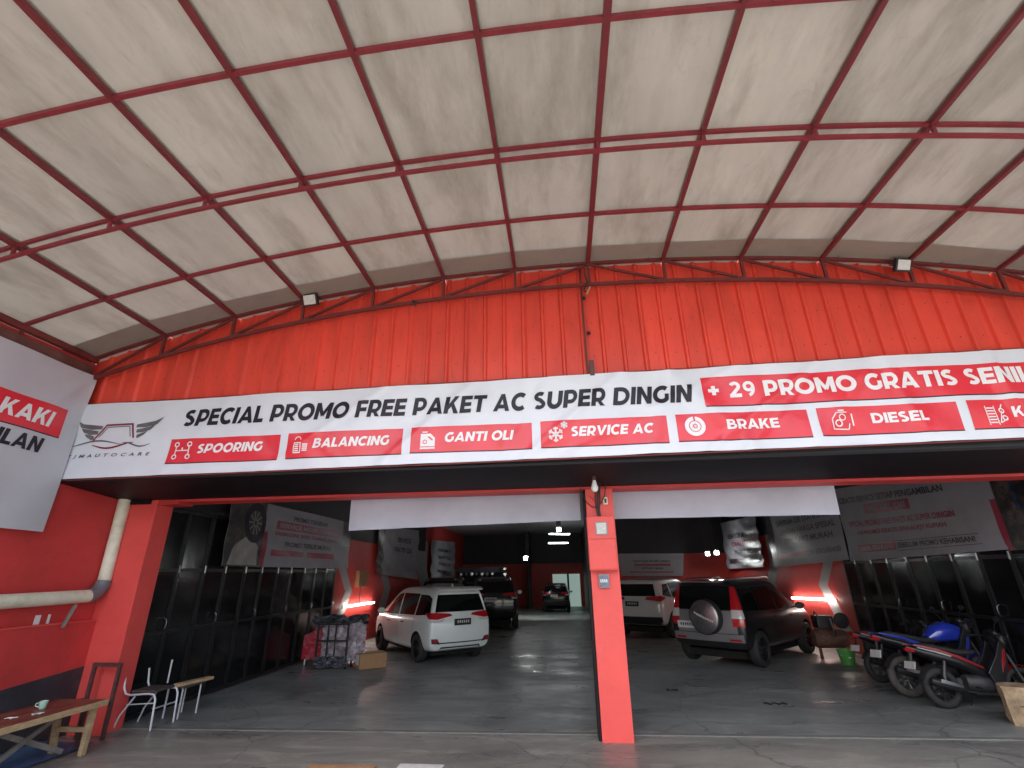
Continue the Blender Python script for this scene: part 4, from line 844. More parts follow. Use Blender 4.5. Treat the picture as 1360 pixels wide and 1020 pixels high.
# ------------------------------------------------------------------ cars
def wheel(par, x, y, r, w, side, rim, spokes, tyre='tyre', name='wheel'):
    t = bpy.data.objects.new(name, None); COL.objects.link(t); t.parent = par; t.location = (x, y, r)
    T = Matrix.Rotation(R(-90*side), 4, 'X')      # local z -> outwards
    h = w/2; prof = [(r*.66, -h), (r*.9, -h), (r*.985, -h*.7), (r, -h*.3), (r, h*.3), (r*.985, h*.7), (r*.9, h), (r*.66, h), (r*.64, h*.8), (r*.64, -h*.8)]
    MB().lathe(prof, 32, T, close=True).build('tyre', tyre, t, smooth=True, world=False)
    mb = MB(); mb.lathe([(r*.66, h*.75), (r*.62, h*.85), (r*.60, h*.4), (r*.60, -h*.6), (0, -h*.6)], 28, T)
    for k in range(spokes):
        a = 2*pi*k/spokes; d = Matrix.Rotation(a, 4, 'Z')
        mb.add([T @ d @ Vector(p) for p in ((r*.10, -.03*r*2.2, h*.55), (r*.62, -.03*r*1.8, h*.7), (r*.62, .03*r*1.8, h*.7), (r*.10, .03*r*2.2, h*.55), (r*.10, -.03*r*2.2, h*.2), (r*.62, -.03*r*1.8, h*.35), (r*.62, .03*r*1.8, h*.35), (r*.10, .03*r*2.2, h*.2))],
               [(0, 1, 2, 3), (0, 4, 5, 1), (3, 2, 6, 7), (1, 5, 6, 2)])
    mb.lathe([(0, h*.62), (r*.12, h*.62), (r*.15, h*.5), (r*.15, h*.1)], 16, T); mb.build('rim', rim, t, smooth=False, world=False)
KF = [-1, -.72, -.36, 0, .36, .72, 1]
def car(name, label, cat, loc, heading, cfg, scale=1.0, group=None):
    t = thing(name, label, cat, loc, heading, group); t.scale = (scale,)*3; W2 = cfg['w']/2; cols = cfg['cols']; gh = cfg.get('gh', .74)
    HW = [.88, .985, 1.0, .995, .955, None, None, None]; vs = {}; idx = {}; V = []
    nx, nz, ny = len(cols), 8, 7
    for i, (x, zb, zbt, zt, pl) in enumerate(cols):
        gg = max(.0, min(1, (zt-zbt)/.5))
        zs = [zb, zb+.12*(zbt-zb)/.7, zb+.5*(zbt-zb), zbt-.07, zbt, zbt+.5*(zt-zbt), zt-.10*(zt-zbt)-.01, zt]
        hw = HW[:5]+[.955-(.955-gh)*.52*gg-.03*(1-gg), .955-(.955-gh)*gg-.08*(1-gg), (gh-.07)*gg+.74*(1-gg)]
        for j in range(nz):
            xo = 0
            if i == 0: xo = cfg['rear'][j]
            if i == nx-1: xo = cfg['front'][j]
            for k_ in range(ny):
                bow = 0
                if i == 0: bow = .07*abs(KF[k_])**2
                if i == nx-1: bow = -.22*abs(KF[k_])**2
                idx[i, j, k_] = len(V); V.append((x+xo+bow, KF[k_]*hw[j]*W2*pl, zs[j]+(.012 if j == 7 else 0)*(1-abs(KF[k_])**2)))
    F = []
    q = lambda *a: F.append(tuple(idx[p] for p in a))
    for i in range(nx-1):
        for j in range(nz-1):
            q((i, j, 0), (i+1, j, 0), (i+1, j+1, 0), (i, j+1, 0)); q((i, j, ny-1), (i, j+1, ny-1), (i+1, j+1, ny-1), (i+1, j, ny-1))
        for k_ in range(ny-1):
            q((i, 0, k_), (i, 0, k_+1), (i+1, 0, k_+1), (i+1, 0, k_)); q((i, nz-1, k_), (i+1, nz-1, k_), (i+1, nz-1, k_+1), (i, nz-1, k_+1))
    for j in range(nz-1):
        for k_ in range(ny-1):
            q((0, j, k_), (0, j+1, k_), (0, j+1, k_+1), (0, j, k_+1)); q((nx-1, j, k_), (nx-1, j, k_+1), (nx-1, j+1, k_+1), (nx-1, j+1, k_))
    used = sorted({i for f in F for i in f}); mp = {a: b for b, a in enumerate(used)}
    mb = MB().add([V[i] for i in used], [tuple(mp[i] for i in f) for f in F])
    o = mb.build('body', cfg['paint'], t, world=False, sub=2); me0 = o.data
    dg = bpy.context.evaluated_depsgraph_get(); dg.update(); me = bpy.data.meshes.new_from_object(o.evaluated_get(dg)); o.modifiers.clear(); o.data = me; bpy.data.meshes.remove(me0)
    bvh = BVHTree.FromPolygons([v.co.copy() for v in me.vertices], [tuple(p.vertices) for p in me.polygons])
    # wheel arches
    r = cfg['r']; axl = cfg['axles']; me.materials.append(M['under_black']); tmp = []
    for ax in axl:
        c = MB(); c.lathe([(0, -2), (r+.055, -2), (r+.055, 2), (0, 2)], 32, Matrix.Translation((ax, 0, r+.01)) @ Matrix.Rotation(R(90), 4, 'X')); co = c.build('arch_cut', 'under_black', None); co.matrix_world = t.matrix_basis.copy(); tmp.append(co)
        # keep centre of the floor: cutter only reaches in from the sides via full width (underside is dark anyway)
        co.parent = t; co.matrix_parent_inverse.identity(); co.matrix_basis.identity()
        md = o.modifiers.new('cut', 'BOOLEAN'); md.object = co; md.operation = 'DIFFERENCE'; md.solver = 'EXACT'
        try: md.material_mode = 'TRANSFER'
        except Exception: pass
    dg = bpy.context.evaluated_depsgraph_get(); dg.update(); me2 = bpy.data.meshes.new_from_object(o.evaluated_get(dg)); o.modifiers.clear(); o.data = me2
    for c in tmp: bpy.data.objects.remove(c)
    for p in me2.polygons: p.use_smooth = True
    try: me2.set_sharp_from_angle(angle=R(35))
    except Exception: pass
    def decal(nm, poly, axis, side, m, off=.006, grid=.07, par=None):
        bm = bmesh.new(); bm.faces.new([bm.verts.new((a, b, 0)) for a, b in poly])
        for ax in (0, 1):
            lo, hi = min(p_[ax] for p_ in poly), max(p_[ax] for p_ in poly); kk = math.ceil(lo/grid)
            while kk*grid < hi:
                co = [0, 0, 0]; no = [0, 0, 0]; co[ax] = kk*grid; no[ax] = 1; bmesh.ops.bisect_plane(bm, geom=bm.verts[:]+bm.edges[:]+bm.faces[:], plane_co=co, plane_no=no, dist=1e-5); kk += 1
        for v in bm.verts:
            a, b = v.co.x, v.co.y
            if axis == 'y': org, dr = Vector((a, side*3, b)), Vector((0, -side, 0))
            elif axis == 'd': dr = Vector((1, -side, 0)).normalized(); org = Vector((-2.0, side*W2*.88, b))+Vector((1, side, 0)).normalized()*a-dr*2
            else: org, dr = Vector((side*5, a, b)), Vector((-side, 0, 0))
            h = bvh.ray_cast(org, dr)
            if h[0] is None: h = bvh.find_nearest(Vector((a, side*W2*.9, b)) if axis == 'y' else Vector((side*2.1, a, b)))
            v.co = h[0]-dr*off
        bmesh.ops.triangulate(bm, faces=bm.faces[:]); bmesh.ops.recalc_face_normals(bm, faces=bm.faces[:])
        m_ = bpy.data.meshes.new(nm); bm.to_mesh(m_); bm.free(); m_.materials.append(M[m])
        for p in m_.polygons: p.use_smooth = True
        d = bpy.data.objects.new(nm, m_); COL.objects.link(d); d.parent = par or t; return d
    for s_ in (-1, 1):
        for poly in cfg['side_windows']: decal('side_window', poly, 'y', s_, 'glass_dark', .005)
        for x, z in cfg['handles']: MB().box((x-.09, s_*(W2*.985), z-.016), (x+.09, s_*(W2*.985+.035), z+.016)).build('door_handle', cfg.get('hm', cfg['paint']), t, world=False, bevel=.01)
        for poly, m_ in cfg.get('side_decals', ()): decal('trim', poly, 'y', s_, m_, .008)
        for ax in axl: wheel(t, ax, s_*(W2-.115), r, .215, s_, cfg['rim'], cfg.get('sp', 10))
        mx, mz = cfg['mirror']; mm = MB(); mm.loft([(mx-.05, s_*(W2+.10), mz, .09, .075), (mx+.04, s_*(W2+.10), mz, .10, .085), (mx+.11, s_*(W2+.09), mz, .05, .05)], 10); mm.build('wing_mirror', cfg['paint'], t, world=False, smooth=True)
        MB().bar((mx+.03, s_*(W2-.1), mz-.05), (mx+.03, s_*(W2+.04), mz-.02), .06, .03).build('mirror_arm', 'black_plastic', t, world=False)
        for poly, m_ in cfg['tails']:
            decal('tail_light', [(s_*a, b) for a, b in poly], 'x', -1, m_, .012, .05)
        for poly, m_ in cfg.get('tails_side', ()): decal('tail_light', poly, 'y', s_, m_, .010, .05)
    for s_ in (-1, 1):
        for poly, m_ in cfg.get('tails_d', ()): decal('tail_light', poly, 'd', s_, m_, .012, .05)
        for x_, z0_, z1_ in cfg.get('seams', ()): decal('door_seam', [(x_, z0_), (x_+.009, z0_), (x_+.009, z1_), (x_, z1_)], 'y', s_, 'under_black', .003)
    for nm, poly, m_, off in cfg['rear_decals']: decal(nm, poly, 'x', -1, m_, off)
    if cfg.get('front_decals'):
        for nm, poly, m_, off in cfg['front_decals']: decal(nm, poly, 'x', 1, m_, off)
    px, py, pz = cfg['plate']; pm = cfg.get('plate_m', 'plate_black')
    h = bvh.ray_cast(Vector((-5, py, pz)), Vector((1, 0, 0)))[0]; X = (h.x if h else -2.1)-.02
    pl = MB().box((X-.008, py-.215, pz-.07), (X+.02, py+.215, pz+.07)).build('number_plate', pm, t, world=False, bevel=.004)
    for k_ in range(6): MB().box((X-.011, py-.16+.055*k_, pz-.02), (X-.0085, py-.16+.055*k_+.03, pz+.035)).build('plate_mark', 'plate_white' if pm == 'plate_black' else 'plate_black', t, world=False)
    MB().box((-1.7, -W2*.7, .16), (1.75, W2*.7, .30)).build('underbody', 'under_black', t, world=False)
    if cfg.get('windscreen'):
        for poly in cfg['windscreen']: decal('windscreen', poly, 'x', 1, 'glass_dark', .006)
    return t, decal, bvh
rear_mpv = [.06, .0, -.03, -.02, .02, .10, .20, .26]
rear_suv = [.06, .0, -.03, -.01, .0, .05, .10, .16]
front = [-.02, .03, .05, .0, -.05, -.08, -.1, -.14]
mobilio = dict(w=1.68, paint='car_white', rim='rim_dark', sp=8, r=.30, axles=(-1.32, 1.33), mirror=(.95, 1.02),
    cols=[(-2.10, .34, .95, 1.50, .90), (-2.0, .26, .96, 1.565, .965), (-1.55, .24, .97, 1.61, .995), (-.9, .22, .96, 1.63, 1.0), (-.1, .22, .94, 1.63, 1.0), (.45, .22, .93, 1.58, 1.0), (1.0, .22, .93, 1.27, .99), (1.35, .24, .92, 1.03, .975), (1.9, .24, .84, .93, .93), (2.2, .32, .72, .78, .80)],
    rear=rear_mpv, front=front, hm='black_plastic', handles=((-.35, .82), (.62, .80)),
    side_windows=[[(-1.90, 1.08), (-1.72, 1.03), (-1.25, 1.00), (-1.12, 1.00), (-1.12, 1.46), (-1.60, 1.45), (-1.80, 1.38)], [(-1.06, 1.0), (-.08, .975), (-.02, 1.48), (-1.06, 1.475)], [(.0, .97), (.98, .96), (.62, 1.30), (.35, 1.44), (.05, 1.48)]],
    tails=[], tails_d=[([(-.40, 1.01), (-.12, .935), (.10, .95), (.26, 1.07), (-.06, 1.085), (-.34, 1.055)], 'tail_red'), ([(-.22, .885), (.04, .88), (.06, .925), (-.12, .92), (-.26, .95)], 'tail_clear')], seams=((-1.09, .5, 1.0), (-.04, .32, .98), (1.02, .35, .95)),
    rear_decals=[('rear_window', [(-.66, 1.09), (.66, 1.09), (.56, 1.46), (-.56, 1.46)], 'glass_dark', .005), ('bumper_line', [(-.56, .43), (.56, .43), (.58, .455), (-.58, .455)], 'black_plastic', .006), ('reflector', [(.54, .42), (.74, .44), (.76, .54), (.62, .54)], 'black_plastic', .008), ('reflector', [(-.54, .42), (-.74, .44), (-.76, .54), (-.62, .54)], 'black_plastic', .008), ('reflector', [(.60, .45), (.71, .46), (.72, .52), (.63, .52)], 'tail_red', .014), ('reflector', [(-.60, .45), (-.71, .46), (-.72, .52), (-.63, .52)], 'tail_red', .014), ('lower_bumper', [(-.55, .29), (.55, .29), (.50, .36), (-.50, .36)], 'black_plastic', .008)],
    plate=(0, .0, .87))
def heading(dx, dy): return math.atan2(dy, dx)
def place_from_wheel(h, ax, wy, wx, wyw):       # world point under the wheel at local (ax, wy)
    c, s_ = cos(h), sin(h); return (wx-(c*ax-s_*wy), wyw-(s_*ax+c*wy), 0)
hm = heading(-.62, .78)
mob, dcl, _ = car('parked_car', 'white family car with dark number plate parked in the left bay', 'car', place_from_wheel(hm, -1.32, .78, -3.55, 12.75), hm, mobilio, 1.0, 'cars parked in the hall')
MB().loft([(-2.02, 0, 1.565, .60, .018), (-1.88, 0, 1.60, .66, .03), (-1.70, 0, 1.615, .66, .02)], 12, .5).build('roof_spoiler', 'car_white', mob, world=False, smooth=True)
MB().loft([(-1.55, 0, 1.63, .03, .02), (-1.48, 0, 1.68, .015, .03)], 8).build('roof_antenna', 'car_white', mob, world=False)

crv = dict(w=1.78, paint='car_grey', rim='rim_dark', sp=7, r=.345, axles=(-1.31, 1.31), mirror=(.78, 1.10), gh=.76,
    cols=[(-2.02, .42, 1.02, 1.62, .93), (-1.90, .34, 1.03, 1.68, .98), (-1.4, .32, 1.03, 1.70, 1.0), (-.8, .30, 1.02, 1.71, 1.0), (-.1, .30, 1.0, 1.71, 1.0), (.3, .30, 1.0, 1.66, 1.0), (.8, .30, 1.0, 1.33, .99), (1.12, .32, .99, 1.11, .98), (1.75, .34, .92, 1.03, .95), (2.12, .40, .80, .88, .85)],
    rear=rear_suv, front=front, seams=((-1.08, .5, 1.06), (-.16, .45, 1.05), (.84, .45, 1.04)), handles=((-.45, .93), (.50, .91)),
    side_windows=[[(-1.80, 1.10), (-1.12, 1.08), (-1.12, 1.54), (-1.72, 1.53)], [(-1.06, 1.08), (-.20, 1.06), (-.18, 1.56), (-1.06, 1.55)], [(-.12, 1.06), (.82, 1.05), (.45, 1.38), (.15, 1.54), (-.10, 1.56)]],
    tails=[], tails_d=[([(-.10, 1.13), (.12, 1.12), (.08, 1.56), (-.03, 1.58)], 'tail_red'), ([(-.12, .96), (.12, .95), (.12, 1.115), (-.10, 1.125)], 'tail_clear'), ([(-.12, .80), (.10, .80), (.12, .945), (-.12, .955)], 'tail_red')],
    side_decals=[([(-1.9, .40), (-1.72, .40), (-1.72, .52), (-1.9, .52)], 'black_plastic'), ([(-.9, .40), (.88, .40), (.88, .52), (-.9, .52)], 'black_plastic')],
    rear_decals=[('rear_window', [(-.64, 1.12), (.64, 1.12), (.58, 1.58), (-.58, 1.58)], 'glass_dark', .005), ('silver_panel', [(-.70, .66), (.66, .66), (.66, 1.10), (-.70, 1.10)], 'car_silver', .004), ('bumper', [(-.80, .50), (.80, .50), (.80, .65), (-.80, .65)], 'car_silver', .012), ('bumper_under', [(-.78, .38), (.78, .38), (.78, .495), (-.78, .495)], 'black_plastic', .012), ('reflector', [(.50, .52), (.74, .52), (.74, .56), (.50, .56)], 'tail_red', .016), ('reflector', [(-.50, .52), (-.74, .52), (-.74, .56), (-.50, .56)], 'tail_red', .016)],
    plate=(0, .43, .80), plate_m='plate_white')
hc = heading(.68, .735)
cr_, _, bv = car('parked_car', 'dark grey off-road car with round silver spare wheel cover in the right bay', 'car', place_from_wheel(hc, -1.31, -.80, 4.08, 12.15), hc, crv, 1.0, 'cars parked in the hall')
sw_ = bpy.data.objects.new('spare_wheel', None); COL.objects.link(sw_); sw_.parent = cr_; sw_.location = (-2.05, -.10, .98)
T = Matrix.Rotation(R(-90), 4, 'Y')
MB().lathe([(0, .20), (.27, .195), (.325, .17), (.335, .14)], 40, T).build('spare_cover', 'alu', sw_, world=False, smooth=True)
MB().lathe([(.336, .145), (.352, .12), (.352, .0), (.30, -.02), (0, -.02)], 40, T).build('tyre', 'tyre', sw_, world=False, smooth=True)
mbx = MB()
for k_ in range(9): 
    y_ = .20-.048*k_; mbx.box((-.206, y_-.036, -.005-.018*k_+.05+(.01 if k_ == 0 else 0)), (-.196, y_-.006, .035-.018*k_+.05+(.012 if k_ in (0, 3) else 0)))
mbx.build('cover_marks', 'plate_white', sw_, world=False)
for s_ in (-1, 1): MB().tube([(-1.5, s_*.62, 1.71), (-1.4, s_*.62, 1.745), (.1, s_*.60, 1.755), (.2, s_*.60, 1.72)], .016, 8).build('roof_rail', 'alu', cr_, world=False, smooth=True)
MB().box((-2.0, -.45, 1.66), (-1.75, .45, 1.69)).build('roof_spoiler', 'car_silver', cr_, world=False, bevel=.01)

suvw = dict(mobilio); suvw.update(w=1.80, paint='car_pearl', rim='rim_alloy', r=.35, axles=(-1.35, 1.35), gh=.76, hm='car_pearl', mirror=(.85, 1.12), rear=rear_suv,
    cols=[(-2.15, .45, 1.08, 1.60, .92), (-2.0, .36, 1.09, 1.67, .97), (-1.5, .34, 1.09, 1.70, 1.0), (-.8, .32, 1.06, 1.71, 1.0), (-.1, .32, 1.04, 1.71, 1.0), (.4, .32, 1.03, 1.64, 1.0), (.9, .32, 1.02, 1.34, .99), (1.25, .34, 1.0, 1.12, .98), (1.85, .36, .93, 1.03, .94), (2.2, .42, .80, .88, .82)],
    side_windows=[[(-1.85, 1.22), (-1.2, 1.14), (-1.2, 1.54), (-1.6, 1.53)], [(-1.12, 1.13), (-.16, 1.10), (-.12, 1.56), (-1.12, 1.55)], [(-.06, 1.10), (.86, 1.08), (.50, 1.38), (.20, 1.54), (-.05, 1.56)]],
    tails=[], tails_d=[([(-.42, 1.10), (-.05, 1.05), (.28, 1.15), (.0, 1.215), (-.38, 1.18)], 'tail_red'), ([(-.16, 1.0), (.04, 1.0), (.06, 1.045), (-.18, 1.055)], 'tail_clear')],
    rear_decals=[('rear_window', [(-.66, 1.20), (.66, 1.20), (.58, 1.55), (-.58, 1.55)], 'glass_dark', .005), ('lower_bumper', [(-.80, .40), (.80, .40), (.80, .62), (-.80, .62)], 'black_plastic', .01)],
    handles=((-.4, .98), (.6, .96)), plate=(0, .1, .98))
hs = heading(.52, .86)
car('parked_car', 'pearl white car standing behind the centre pillar in the right bay', 'car', (3.28, 18.8, 0), hs, suvw, 1.0, 'cars parked in the hall')
dark = dict(suvw); dark.update(paint='car_black', hm='car_black', w=1.72)
car('parked_car', 'small black car with white plate seen from behind, in front of the pale rear doors', 'car', (-.45, 29.6, 0), heading(.02, 1), {**dark, 'plate_m': 'plate_white', }, .83, 'cars parked in the hall')
b1 = dict(dark); b1.update(paint='car_blue', plate_m='plate_white')
car('parked_car', 'dark glossy car with pale plate left of the aisle, behind the white family car', 'car', (-2.85, 21.6, 0), heading(-.10, 1), b1, 1.06, 'cars parked in the hall')
nose = dict(mobilio); nose.update(paint='car_black', hm='car_black', front_decals=[('headlight', [(.42, .66), (.66, .70), (.68, .80), (.42, .76)], 'tail_clear', .012), ('headlight', [(-.42, .66), (-.66, .70), (-.68, .80), (-.42, .76)], 'tail_clear', .012), ('grille', [(-.36, .42), (.36, .42), (.38, .62), (-.38, .62)], 'under_black', .008)], windscreen=[[(-.62, 1.0), (.62, 1.0), (.52, 1.42), (-.52, 1.42)]], plate_m='plate_black')
car('parked_car', 'black car facing out, mostly hidden right behind the white family car', 'car', (-3.95, 17.4, 0), heading(.35, -1), nose, 1.0, 'cars parked in the hall')
car('parked_car', 'black rounded car roof showing between the white family car and the left wall', 'car', (-5.1, 22.8, 0), heading(-.1, 1), {**dark, 'plate_m': 'plate_black'}, 1.08, 'cars parked in the hall')
# parts shelf with round gauges on left far wall
sh = thing('parts_shelf', 'black parts shelf with a row of small round pale lids behind the cars', 'shelf', (-4.2, 26, 0))
for x in (-5.4, -4.2, -3.0): MB().bar((x, 26, 0), (x, 26, 2.25), .06).build('upright', 'black_plastic', sh)
for z in (.9, 1.5, 2.02): MB().box((-5.4, 25.7, z-.02), (-3.0, 26.3, z+.02)).build('shelf_board', 'black_plastic', sh)
MB().box((-5.4, 26.31, 0.1), (-3.0, 26.34, 2.25)).build('back_panel', 'wall_black', sh)
for k in range(7): MB().lathe([(0, 0), (.05+.02*(k % 3), 0), (.05, .1), (0, .1)], 12, Matrix.Translation((-5.1+.26*k, 25.72, 1.93)) @ Matrix.Rotation(R(90), 4, 'X')).build('can_lid', 'alu' if k % 2 else 'white_plastic', sh)
for k in range(2): MB().lathe([(0, 0), (.07, 0), (.06, .1), (0, .1)], 12, Matrix.Translation((-2.9, 25.6, 1.90+.25*k)) @ Matrix.Rotation(R(90), 4, 'X')).build('can_lid', 'white_plastic', sh)
eb = thing('electric_box', 'tan electric box on the left red wall above the tube light', 'box', (XDL, 16.1, 1.55)); MB().box((XDL-.03, 15.65, 1.60), (XDL+.10, 16.35, 2.08)).build('box_body', 'cardboard', eb, bevel=.01); MB().box((XDL+.101, 15.9, 1.64), (XDL+.11, 16.1, 1.78)).build('cover', 'wood_grey', eb)
MB().tube([(XDL+.02, 16.0, 1.6), (XDL+.02, 16.0, 1.1)], .012, 6).build('conduit', 'cable', eb)

# ------------------------------------------------------------------ tool cabinet, frame stand, film, carton
tcab = thing('tool_cabinet', 'red tool cabinet wrapped in shiny clear film by the left folding door', 'cabinet', (-5.5, 12.6, 0))
MB().prism([(-6.2, .12), (-5.05, .12), (-5.05, .98), (-5.80, .98), (-5.95, .72), (-6.2, .62)], 12.35, 12.95).build('cabinet_body', 'cabinet_red', tcab, bevel=.012)
for k in range(3): MB().box((-6.15, 12.335, .20+.2*k), (-5.60, 12.349, .38+.2*k if k < 2 else .72-.12)).build('drawer', 'cabinet_red', tcab)
for x in (-6.14, -5.12): MB().tube([(x, 12.42, .0), (x, 12.42, .12)], .03, 8).build('castor', 'alu', tcab)
fs_ = thing('film_wrapped_stand', 'black steel frame stand with crumpled clear film beside the brown carton', 'stand', (-5.2, 12.0, 0))
for x in (-5.62, -4.92):
    for y in (11.85, 12.2): MB().bar((x, y, 0), (x, y, .92), .035).build('upright', 'black_plastic', fs_)
for z in (.90, .56): MB().bar((-5.62, 11.85, z), (-4.92, 11.85, z), .035).build('rail', 'black_plastic', fs_)
for x in (-5.38, -5.2): MB().bar((x, 11.85, .2), (x, 11.85, .9), .03).build('rail', 'black_plastic', fs_)
def crumple(name, x0, x1, y, z0, z1, m, par, amp=.06, seed=0, n=18):
    rr = random.Random(seed); ph = [rr.random()*6 for _ in range(6)]; vs = []
    for j in range(n+1):
        for i in range(n+1):
            u, v = i/n, j/n; d = amp*(sin(u*13+ph[0]+v*3)*sin(v*9+ph[1])+.5*sin(u*31+ph[2])*sin(v*23+ph[3]))
            vs.append((x0+(x1-x0)*u+.3*d, y-abs(d), z0+(z1-z0)*v+.3*d))
    MB().add(vs, [(j*(n+1)+i, j*(n+1)+i+1, (j+1)*(n+1)+i+1, (j+1)*(n+1)+i) for j in range(n) for i in range(n)]).build(name, m, par, smooth=False)
crumple('film', -5.58, -4.55, 12.02, .12, .90, 'plastic_film', fs_, .07, 1); crumple('film', -5.98, -4.62, 12.3, .82, 1.06, 'film_dark', fs_, .10, 2); crumple('film', -5.62, -4.86, 11.80, .05, .26, 'film_dark', fs_, .07, 4)
bxx_ = thing('carton', 'brown cardboard carton on the floor beside the wrapped stand', 'box', (-4.45, 12.1, 0), R(38))
MB().box((-.30, -.24, .005), (.30, .24, .30)).build('carton_body', 'cardboard', bxx_, world=False, bevel=.006); MB().box((-.302, -.04, .302), (.302, .04, .305)).build('tape', 'wood_light', bxx_, world=False); MB().box((-.306, -.18, .08), (-.303, .06, .28)).build('label', 'paper', bxx_, world=False)

# ------------------------------------------------------------------ right: bench grinder set, bucket, stump
gs = thing('air_compressor', 'rusty old compressor standing against the right wall beside the black door', 'compressor', (6.0, 13.2, 0))
MB().lathe([(0, -.38), (.16, -.36), (.2, -.28), (.2, .28), (.16, .36), (0, .38)], 20, Matrix.Translation((6.0, 13.2, .42)) @ Matrix.Rotation(R(90), 4, 'Y')).build('tank', 'rust', gs, smooth=True)
MB().box((5.75, 13.05, .63), (6.1, 13.35, .90)).build('motor', 'engine_metal', gs, bevel=.03); MB().lathe([(0, 0), (.16, 0), (.17, .05), (0, .06)], 18, Matrix.Translation((6.25, 13.05, .80)) @ Matrix.Rotation(R(90), 4, 'X')).build('flywheel', 'black_plastic', gs, smooth=True)
for x in (5.75, 6.25): MB().bar((x, 13.2, 0), (x, 13.2, .25), .05).build('leg', 'rust', gs)
MB().tube([(5.8, 13.1, .9), (5.7, 13.0, 1.0), (5.65, 13.0, .8)], .015, 6).build('hose', 'cable', gs, smooth=True); MB().tube([(5.98, 12.95, .85), (5.98, 12.85, .62), (6.0, 12.9, .5)], .03, 8).build('hose', 'alu', gs, smooth=True)
bk = thing('bucket', 'bright green plastic bucket on the floor behind the motorcycles', 'bucket', (5.95, 12.5, 0))
MB().lathe([(0, 0), (.13, 0), (.165, .26), (.175, .26), (.175, .28), (.155, .28), (.125, .012), (0, .012)], 24, Matrix.Translation((5.95, 12.5, 0))).build('pail', 'green_plastic', bk, smooth=True); MB().tube([(5.78, 12.5, .25), (5.80, 12.42, .18), (5.95, 12.34, .14), (6.1, 12.42, .18), (6.12, 12.5, .25)], .006, 6).build('handle', 'alu', bk, smooth=True)
wd = thing('wood_block', 'pale rough wood block standing on the floor before the motorcycles', 'block', (5.86, 8.05, 0))
vs = []; rr = random.Random(9)
for j, (z, s_) in enumerate(((0, .95), (.08, 1.0), (.22, 1.03), (.24, .98), (.36, 1.05), (.44, 1.06))):
    for k in range(10): a = 2*pi*k/10+.3; e = (.20 if k % 5 else .23)*s_*(1+rr.uniform(-.05, .05)); vs.append((5.86+e*cos(a)*1.0, 8.05+e*sin(a)*.9, z))
fs = [(j*10+k, j*10+(k+1) % 10, (j+1)*10+(k+1) % 10, (j+1)*10+k) for j in range(5) for k in range(10)]+[tuple(range(10))[::-1], tuple(range(50, 60))]
MB().add(vs, fs).build('block_body', 'wood_stump', wd); MB().tube([(5.70, 7.86, .235), (5.86, 7.83, .235), (6.02, 7.88, .235)], .006, 6).build('wire', 'cable', wd)

# ------------------------------------------------------------------ motorcycles
def bwheel(par, x, r, w, rim, sp, tyre):
    t = bpy.data.objects.new('wheel', None); COL.objects.link(t); t.parent = par; t.location = (x, 0, r); T = Matrix.Rotation(R(90), 4, 'X')
    rr_ = w*.5; c = r-rr_; prof = [(c+rr_*cos(a)*1.0, rr_*sin(a)) for a in [R(k*30) for k in range(12)]]
    MB().lathe(prof, 36, T, close=True).build('tyre', tyre, t, smooth=True, world=False)
    mb = MB(); mb.lathe([(c-.030, -.03), (c-.012, -.033), (c-.012, .033), (c-.030, .03), (c-.036, 0)], 32, T, close=True); mb.lathe([(0, -.055), (.05, -.05), (.05, .05), (0, .055)], 16, T)
    for k in range(sp):
        a = 2*pi*k/sp; p = Vector((.045*cos(a), 0, .045*sin(a))); q_ = Vector(((c-.03)*cos(a+.12), 0, (c-.03)*sin(a+.12)))
        if sp > 8: mb.bar(p+Vector((0, .02*(-1)**k, 0)), q_, .010)
        else: mb.bar(p, q_, .035, .03, (0, 1, 0))
    mb.build('rim', rim, t, world=False)
    MB().lathe([(.05, -.042), (.11, -.042), (.11, -.038), (.05, -.038)], 24, T, close=True).build('brake_disc', 'alu', t, world=False)
